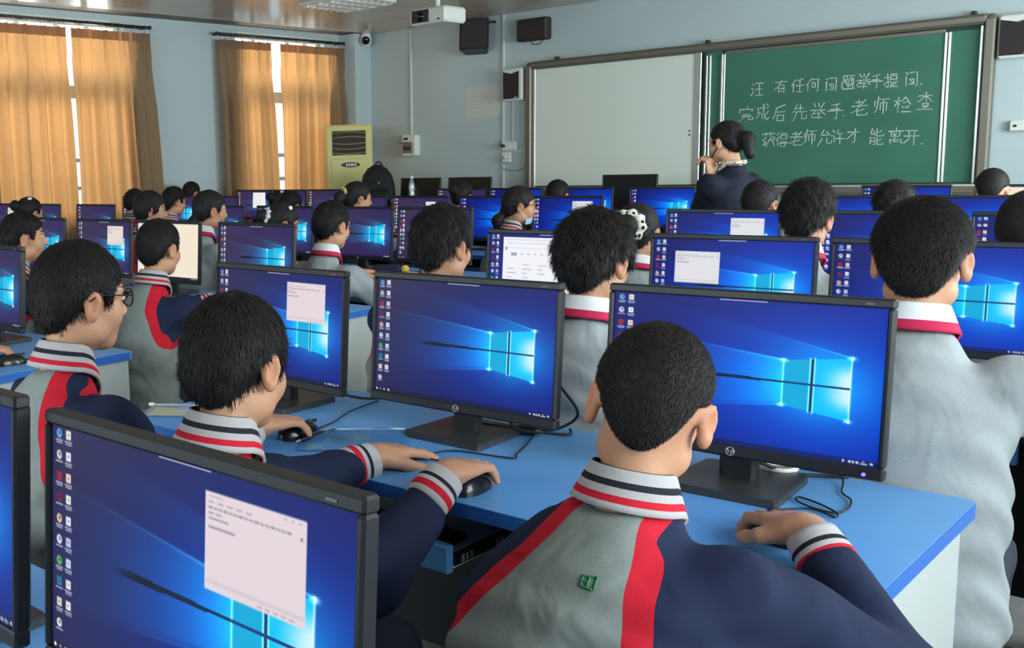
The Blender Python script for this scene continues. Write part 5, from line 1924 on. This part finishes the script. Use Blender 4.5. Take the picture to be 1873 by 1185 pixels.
scrunchie('P17', (0, -.112, .028), (0, -1, .1), .046, .021, dot_cloth('white_cloth_black_birds', (222, 220, 208), (36, 34, 36), 42))
scrunchie('P9', (0, -.100, .018), (0, -1, 0), .034, .017, dot_cloth('white_cloth_grey_marks', (206, 206, 212), (60, 60, 70), 50))
scrunchie('P11', (0, -.108, .040), (0, -1, -.4), .028, .013, dot_cloth('gold_black_cloth', (196, 170, 92), (30, 28, 26), 60))
MB().ellipsoid(hp('P9', .055, .0, .098), (.012, .012, .012), 10, 7).build('hair_pearl', mat('pearl', (236, 234, 230), rough=.2), P['P9'][0])
MB().tube([hp('P14', 0, -.098, .03), hp('P14', .0, -.108, -.02), hp('P14', 0, -.112, -.05)], [.006, .006, .006], 8).build('hair_tie', mat('white_ribbon', (236, 236, 240), rough=.6), P['P14'][0])
MB().ellipsoid(hp('P14', .0, -.118, -.06), (.017, .017, .020), 12, 8).build('hair_bead', mat('pale_blue_bead', (150, 196, 226), rough=.3), P['P14'][0])
MB().box(tuple(np.array(hp('P10', .05, -.03, .10)) - (.006, .02, .012)), tuple(np.array(hp('P10', .05, -.03, .10)) + (.006, .02, .012)), bev=.003).build('hair_clip', mat('pale_clip', (206, 190, 180), rough=.3), P['P10'][0])
MB().box(tuple(np.array(hp('hid2', .045, -.04, .105)) - (.006, .016, .010)), tuple(np.array(hp('hid2', .045, -.04, .105)) + (.006, .016, .010)), bev=.003).build('hair_clip', mat('silver_clip', (216, 214, 214), rough=.25), P['hid2'][0])
# surgical mask pulled under the chin
V, F = [], []
for j in range(7):
    for i in range(13):
        a = math.radians(-78 + 156 * i / 12)
        rr = .068 - .006 * j / 6
        V.append(hp('P14', rr * math.sin(a) * .92, .022 + rr * math.cos(a) * .92, -.075 - .036 * j / 6 + .012 * math.cos(a)))
for j in range(6):
    for i in range(12):
        k = j * 13 + i
        F.append((k, k + 1, k + 14, k + 13))
mk = link('face_mask', np_mesh('face_mask', np.array(V), np.array(F)), mat('pale_blue_mask', (150, 190, 212), rough=.8, var=.1, vscale=60), P['P14'][0])
for s in (-1, 1):
    MB().tube([hp('P14', s * .060, .03, -.08), hp('P14', s * .078, .005, -.045), hp('P14', s * .086, -.02, -.012)], .0018, 5).build('ear_loop', mat('white_ribbon', (0, 0, 0)), mk)
# teacher: scarf, lanyard, mask strap, bracelet
o, Rh, C, armj, nb = P['T']
pts = [(.060 * math.cos(a), .054 * math.sin(a) - .002, .026 - .075 * max(0, math.sin(a)) ** 1.5) for a in np.linspace(0, 2 * math.pi, 31)[:-1]]
MB().tube([tuple(np.array(p) + nb) for p in pts], [.013 + .003 * math.sin(k) for k in range(30)], 8, closed=True).build('scarf', dot_cloth('cream_patterned_scarf', (200, 184, 164), (60, 44, 42), 70), o)
MB().tube(spline([tuple(nb + np.array((-.045, .055, .02))), tuple(nb + np.array((-.055, .105, -.06))), tuple(nb + np.array((-.03, .125, -.17)))], 6), [.019] * 12 + [.014], 8).build('scarf_end', dot_cloth('cream_patterned_scarf', (0, 0, 0), (0, 0, 0), 1), o)
MB().tube([hp('T', -.078, -.012, -.01), hp('T', -.070, .03, -.055), hp('T', -.045, .07, -.085)], .0028, 6).build('mask_strap', BLK, o)
w = armj[-1][1]
e = armj[-1][0]
d = (w - e) / np.linalg.norm(w - e)
MB().tube([tuple(w - d * .002 + (Vector(d).orthogonal().normalized() * math.cos(a) + Vector(d).cross(Vector(d).orthogonal().normalized()) * math.sin(a)) * .034) for a in np.linspace(0, 2 * math.pi, 17)[:-1]], .006, 6, closed=True).build('bracelet', BLK, o)
MB().tube([tuple(nb + np.array(q)) for q in ((-.03, .11, -.10), (-.028, .135, -.2), (-.03, .14, -.3))], .0045, 6).build('lanyard', mat('white_ribbon', (0, 0, 0)), o)


# green pen marks on two jackets, lying on the cloth
def scribble(key, strokes, cx, cz, sz, rz=0.0):
    o = P[key][0]
    jo = [c for c in o.children if c.name.startswith('jacket')][0]
    me = jo.data
    bv = BVHTree.FromPolygons([v.co[:] for v in me.vertices], [p.vertices[:] for p in me.polygons])
    mb = MB()
    nb = P[key][4]
    for st in strokes:
        pts = []
        for u, v in st:
            org = Vector((nb[0] + cx + u * sz, -.5, nb[2] + cz + v * sz))
            hit, nrm, _, _ = bv.ray_cast(org, Vector((0, 1, 0)))
            if hit:
                pts.append(hit + nrm * .0012)
        if len(pts) > 1:
            mb.tube(pts, .0017, 5)
    mb.build('pen_mark', mat('green_ink', (44, 128, 78), rough=.7), jo)


def dense(st, n=5):
    out = []
    for (a, b), (c, d) in zip(st, st[1:]):
        out += [(a + (c - a) * k / n, b + (d - b) * k / n) for k in range(n)]
    return out + [st[-1]]


scribble('S1', [dense(q) for q in ([(-1, .6), (1, .8), (1, -.5)], [(-.8, .6), (-.7, -.4), (.9, -.5)], [(.1, .7), (.1, -.5)], [(-.5, .1), (.2, .2)])], .015, -.062, .010)
scribble('S3', [dense(q) for q in ([(-1, .6), (.9, .8)], [(-.8, .1), (1, .3), (.4, -.7)], [(0, .9), (-.2, -.8)], [(.5, .9), (.6, -.3)])], -.005, -.062, .012)

# ------------------------------------------------------------------ stools
ST_TOP = mat('dark_blue_vinyl', (34, 40, 58), rough=.5)
CHROME = mat('chrome_tube', (200, 204, 208), rough=.16, metal=1.0)


def stool_parts():
    p = {}
    p['seat'] = MB().lathe([(0, .34), (.13, .34), (.155, .352), (.16, .368), (.155, .382), (.12, .388), (0, .388)], 24).mesh('seat')
    p['seat'].materials.append(ST_TOP)
    p['leg'] = MB().tube(spline([(.06, .06, .335), (.095, .095, .330), (.112, .112, .30), (.135, .135, .0)], 5), .010, 8).mesh('leg')
    p['leg'].materials.append(CHROME)
    p['foot_ring'] = MB().tube([(.168 * math.cos(a), .168 * math.sin(a), .14) for a in np.linspace(0, 2 * math.pi, 33)[:-1]], .007, 6, closed=True).mesh('foot_ring')
    p['foot_ring'].materials.append(CHROME)
    return p


SP = stool_parts()
STOOL_LABEL = {k: 'round dark stool with chrome legs under the ' + v for k, v in dict(
    S1='crew-cut boy in the foreground', S2='boy in front of the centre monitor', S3='boy with black glasses', R34='tall boy at the right, chrome leg showing', R35='fluffy-haired boy in pale grey',
    R36='boy with the dark collar', m9u='boy against the white screen', m7u='boy in profile at the far left', m8u='student outside the left edge', hid2='girl with the small hair clip', P3='boy with the black-striped collar',
    P4='girl with chin-length hair', P5='student in red and navy below the wall', P6='student at the window wall', P7='ponytailed girl in pale grey', P9='girl with the grey scrunchie', P10='student with the pale hair clip',
    P10b='student right of the hair-clip student', P11='student with the gold scrunchie', P12='middle-distance boy with crimson collar', P14='girl with the mask', P15='student with the small bun', P16='student below the whiteboard',
    P17='girl with the white patterned scrunchie', P19='fuzzy-haired boy', P20='student in front of the teacher', P21='student behind the tall boy', P23='student below the board end', P24='student cut off at the right').items()}
for k, lab in STOOL_LABEL.items():
    b = P[k][0].location
    o = thing('stool', lab, 'stool', (b.x, b.y, 0), P[k][0].rotation_euler[2], 'round stools under the students')
    link('seat', SP['seat'], None, o)
    for j in range(4):
        l_ = link('leg', SP['leg'], None, o)
        l_.rotation_euler[2] = j * math.pi / 2
    link('foot_ring', SP['foot_ring'], None, o)

# ------------------------------------------------------------------ mice, cords and small things on the desks
MOUSE = mat('black_mouse_plastic', (22, 22, 25), rough=.25, coat=.3)


def mouse(x, y, rz, label, cord):
    o = thing('mouse', label, 'mouse', (x, y, .7505), rz, 'black computer mice')
    nu, nv = 26, 9
    V, F = [], []
    for j in range(nv + 1):
        t = j / nv * math.pi / 2
        for i in range(nu):
            a = 2 * math.pi * i / nu
            c, s = math.cos(a), math.sin(a)
            rr = math.cos(t) ** .8 if j < nv else 0
            V.append((.031 * math.copysign(abs(c) ** .8, c) * rr * (1 - .08 * s), .056 * math.copysign(abs(s) ** .85, s) * rr, .036 * math.sin(t) * (1 - .12 * s * rr)))
    for j in range(nv):
        for i in range(nu):
            F.append((j * nu + i, j * nu + (i + 1) % nu, (j + 1) * nu + (i + 1) % nu, (j + 1) * nu + i))
    link('shell', np_mesh('shell', np.array(V), np.array(F)), MOUSE, o)
    MB().tube([(-.003, .030, .030), (.003, .030, .030)], .006, 12).build('wheel', mat('grey_rubber', (70, 72, 76), rough=.6), o)
    MB().box((-.0006, .012, .026), (.0006, .052, .0335)).build('button_gap', BLK, o)
    if cord:
        inv = Matrix.Rotation(-rz, 4, 'Z') @ Matrix.Translation((-x, -y, -.7505))
        MB().tube([inv @ Vector(q) for q in spline(cord, 7)], .0019, 6).build('cord', BLK, o)
    return o


mouse(-1.118, 1.585, math.radians(4), 'black mouse under the hand at the centre desk, front of the base', [(-1.122, 1.640, .76), (-1.19, 1.706, .754), (-1.274, 1.690, .754), (-1.323, 1.702, .754), (-1.315, 1.728, .754), (-1.285, 1.775, .754), (-1.17, 1.80, .754), (-1.178, 1.835, .754), (-1.209, 1.931, .754), (-1.249, 2.03, .754)])
mouse(-1.640, 1.655, math.radians(-8), 'black mouse under a hand in front of the notepad monitor', [(-1.63, 1.71, .76), (-1.66, 1.80, .754), (-1.70, 1.90, .754), (-1.72, 2.03, .754)])
mouse(-.600, 1.700, math.radians(45), 'black mouse hidden under the crew-cut boy\'s right hand', [(-.64, 1.74, .76), (-.66, 1.80, .754), (-.615, 1.862, .754), (-.569, 1.845, .754), (-.572, 1.868, .754), (-.608, 1.898, .754), (-.648, 1.915, .754), (-.645, 1.893, .754), (-.618, 1.874, .754), (-.58, 1.865, .754), (-.565, 1.893, .754), (-.576, 1.953, .754), (-.603, 1.991, .754), (-.620, 2.05, .76), (-.640, 2.06, .80)])
mouse(-3.005, 1.700, math.radians(-10), 'black mouse under the hand at the left edge', [(-3.0, 1.755, .76), (-3.02, 1.83, .754), (-3.06, 1.92, .754)])


def cord(label, pts, r=.0034, m=None):
    tag(MB().tube(spline(pts, 7), r, 7).build('monitor_cable', m or BLK), label, 'cable')


cord('thick black cable drooping behind the centre monitor\'s stand', [(-1.44, 1.93, .90), (-1.435, 1.95, .83), (-1.40, 1.96, .775), (-1.34, 1.965, .765), (-1.25, 1.985, .77), (-1.20, 2.02, .765), (-1.16, 2.05, .80), (-1.15, 1.96, .88)])
cord('tangled black cable right of the centre monitor\'s base', [(-1.30, 1.955, .86), (-1.29, 1.965, .80), (-1.262, 1.958, .772), (-1.24, 1.968, .765), (-1.21, 1.99, .762), (-1.17, 2.03, .757), (-1.19, 2.07, .757)])
cord('black cable trailing from the bright monitor towards the desk corner', [(-.80, 1.93, .86), (-.77, 1.97, .80), (-.73, 2.00, .775), (-.70, 2.03, .76), (-.66, 2.06, .757), (-.62, 2.08, .757)])
cord('black cable loop on the desk left of the centre monitor', [(-1.92, 1.93, .86), (-1.90, 1.98, .80), (-1.82, 1.985, .772), (-1.75, 1.99, .765), (-1.72, 2.05, .757)])
o = thing('cable_plug', 'black display plug lying behind the centre monitor\'s base', 'plug', (-1.262, 1.99, .75), math.radians(30))
MB().box((-.028, -.012, 0), (.028, .012, .02), bev=.004).build('plug_body', BLK, o)
MB().box((.028, -.010, .003), (.042, .010, .017), bev=.002).build('plug_tip', WPL, o)
o = thing('cable_coil', 'small white coil of cable behind the bright monitor\'s stand', 'cable', (-.735, 2.035, .75))
for k in range(3):
    MB().tube([(.030 * math.cos(a) + .004 * k, .030 * math.sin(a), .006 + .006 * k) for a in np.linspace(0, 2 * math.pi, 25)[:-1]], .0048, 6, closed=True).build('coil_turn', mat('white_cord', (232, 232, 228), rough=.45), o)


# plastic zip pouches
def pouch(label, x, y, rz, w, h, mat_, seed, content):
    o = thing('zip_pouch', label, 'pouch', (x, y, .7505), rz)
    r = random.Random(seed)
    n, m = 16, 12
    V, F = [], []
    ph = [r.uniform(0, 6) for _ in range(4)]
    for s in (1, 0):
        for j in range(m + 1):
            for i in range(n + 1):
                u, v = i / n - .5, j / m - .5
                b = max(0, (1 - (2 * u) ** 4)) * max(0, (1 - (2 * v) ** 4))
                z = .0025 + s * b * (.013 + .005 * math.sin(9 * u + ph[0]) * math.sin(7 * v + ph[1]) + .003 * math.sin(23 * u + 11 * v + ph[2]))
                V.append((u * w + .004 * math.sin(6 * v + ph[3]), v * h, z))
    k0 = (n + 1) * (m + 1)
    for s in (0, 1):
        for j in range(m):
            for i in range(n):
                a = s * k0 + j * (n + 1) + i
                F.append((a, a + 1, a + n + 2, a + n + 1))
    link('film', np_mesh('film', np.array(V), np.array(F)), mat_, o)
    MB().box((-w / 2, h / 2 - .012, .004), (w / 2, h / 2 - .006, .008), bev=.001).build('zip', mat('pale_zip', (210, 218, 232), rough=.4), o)
    MB().box((-w / 2 - .012, h / 2 - .014, .003), (-w / 2 + .004, h / 2 - .004, .011), bev=.002).build('zip_slider', WPL, o)
    for nm, lo, hi, mm in content:
        MB().box(lo, hi, bev=.0012).build(nm, mm, o)
    return o


pouch('clear zip pouch with yellow and white papers at the desk\'s left end', -2.035, 1.640, math.radians(35), .20, .12, clear_plastic('clear_film', gloss=.22), 3,
      [('paper', (-.085, -.05, .0028), (.05, .03, .0045), mat('pale_yellow_paper', (222, 214, 150), rough=.8)), ('paper', (-.02, -.01, .0046), (.085, .045, .006), mat('violet_white_paper', (196, 196, 232), rough=.8)),
       ('sticker', (.02, .015, .0061), (.06, .035, .0068), mat('blue_print', (60, 110, 200), rough=.6))])
pouch('bluish clear pouch with dark and gold trinkets beside the centre monitor', -1.52, 1.705, math.radians(42), .24, .17, clear_plastic('blue_film', tint=(.62, .82, .98), gloss=.22, film=(120, 190, 240), fmix=.25), 6,
      [('trinket', (-.05, -.02, .003), (.0, .01, .010), mat('brown_trinket', (70, 52, 40), rough=.4)), ('trinket', (.0, -.01, .003), (.04, .02, .009), mat('gold_trinket', (200, 170, 110), rough=.3, metal=.7)),
       ('sticker', (-.095, -.07, .0028), (-.07, -.05, .0036), mat('green_print', (90, 200, 120), rough=.6))])
o = thing('pen', 'black and silver pen lying beside the bluish pouch', 'pen', (-1.592, 1.665, .7575), math.radians(2))
MB().tube([(0, -.058, .002), (0, -.045, .002), (0, .045, .002), (0, .058, .002)], [.0018, .0055, .0055, .0045], 10).build('barrel', BLK, o)
MB().tube([(0, -.074, .002), (0, -.058, .002)], [.0008, .0035], 8).build('tip', mat('zinc_and_slot_light', (0, 0, 0)), o)
MB().box((-.0012, .02, .0072), (.0012, .062, .0095)).build('clip', mat('zinc_and_slot_light', (0, 0, 0)), o)
o = thing('keyboard', 'black keyboard in the pulled-out tray below the centre desk', 'keyboard', (-1.385, 1.60, .6145))
MB().box((-.215, -.065, 0), (.205, .065, .014), bev=.004).build('keyboard_body', BLK, o)
kk = MB().box((-.0085, -.0085, 0), (.0085, .0085, .007), bev=.002).mesh('key')
kk.materials.append(mat('dark_key', (38, 38, 42), rough=.5))
for r_ in range(5):
    for c_ in range(20):
        link('key', kk, None, o, (-.200 + c_ * .0205, -.048 + r_ * .0205, .0138))
o = thing('pencil_pouch', 'small yellow-tipped pencil pouch on the desk behind the centre monitor', 'pencil case', (-3.70, 4.50, .75), math.radians(20))
MB().box((-.10, -.03, 0), (.06, .03, .045), bev=.014).build('pouch_body', mat('navy_pouch', (40, 44, 70), rough=.7), o)
MB().box((.06, -.026, .004), (.10, .026, .042), bev=.012).build('pouch_tip', mat('yellow_rubber', (232, 190, 70), rough=.6), o)

# things at the front wall: cabinet, white case, bottle, tissue
o = thing('low_cabinet', 'low pale cabinet beside the air conditioner under the backpack', 'cabinet', (-7.08, 8.36, 0))
MB().box((-.30, -.28, .06), (.22, .26, .84), bev=.006).build('carcass', PANEL, o)
for s in (-.295, -.035):
    d = MB().box((s, -.296, .08), (s + .25, -.28, .82), bev=.004).build('door', PANEL, o)
    MB().box((s + (.22 if s < -.1 else .015), -.312, .42), (s + (.232 if s < -.1 else .027), -.296, .52), bev=.002).build('handle', mat('brushed_aluminium', (0, 0, 0)), d)
MB().box((-.28, -.25, 0), (.20, .24, .06)).build('plinth', DARKBOARD, o)
o = thing('plastic_case', 'white storage case with black clasp left of the dark purple monitor', 'case', (-6.66, 8.36, .82), math.radians(8))
MB().box((-.13, -.11, 0), (.13, .11, .16), bev=.015).build('box_body', WPL, o)
MB().box((-.135, -.115, .10), (.135, .115, .112), bev=.004).build('seam_rim', mat('grey_plastic', (0, 0, 0)), o)
MB().box((-.11, -.125, .09), (-.08, -.11, .14), bev=.004).build('clasp', BLK, o)
o = thing('water_bottle', 'clear plastic water bottle standing behind the backpack', 'bottle', (-6.60, 8.37, .98))
MB().lathe([(0, 0), (.028, 0), (.032, .01), (.032, .06), (.029, .075), (.032, .09), (.032, .14), (.024, .17), (.013, .195), (.013, .205), (0, .205)], 18).build('bottle_body', clear_plastic('bottle_film', gloss=.3, fmix=.2), o)
MB().lathe([(0, .200), (.016, .200), (.016, .225), (0, .225)], 14, smooth=False).build('cap', WPL, o)
o = thing('crumpled_tissue', 'crumpled white tissue bag left of the switched-off monitor', 'bag', (-6.36, 8.20, .82))
mb = MB()
mb.ellipsoid((0, 0, .06), (.07, .06, .06), 18, 12)
mb.v = [(x + .012 * math.sin(60 * z + 40 * y), y + .012 * math.sin(55 * x + 30 * z), z + .008 * math.sin(70 * x)) for x, y, z in mb.v]
mb.build('bag_film', mat('white_film', (224, 226, 230), rough=.5), o)
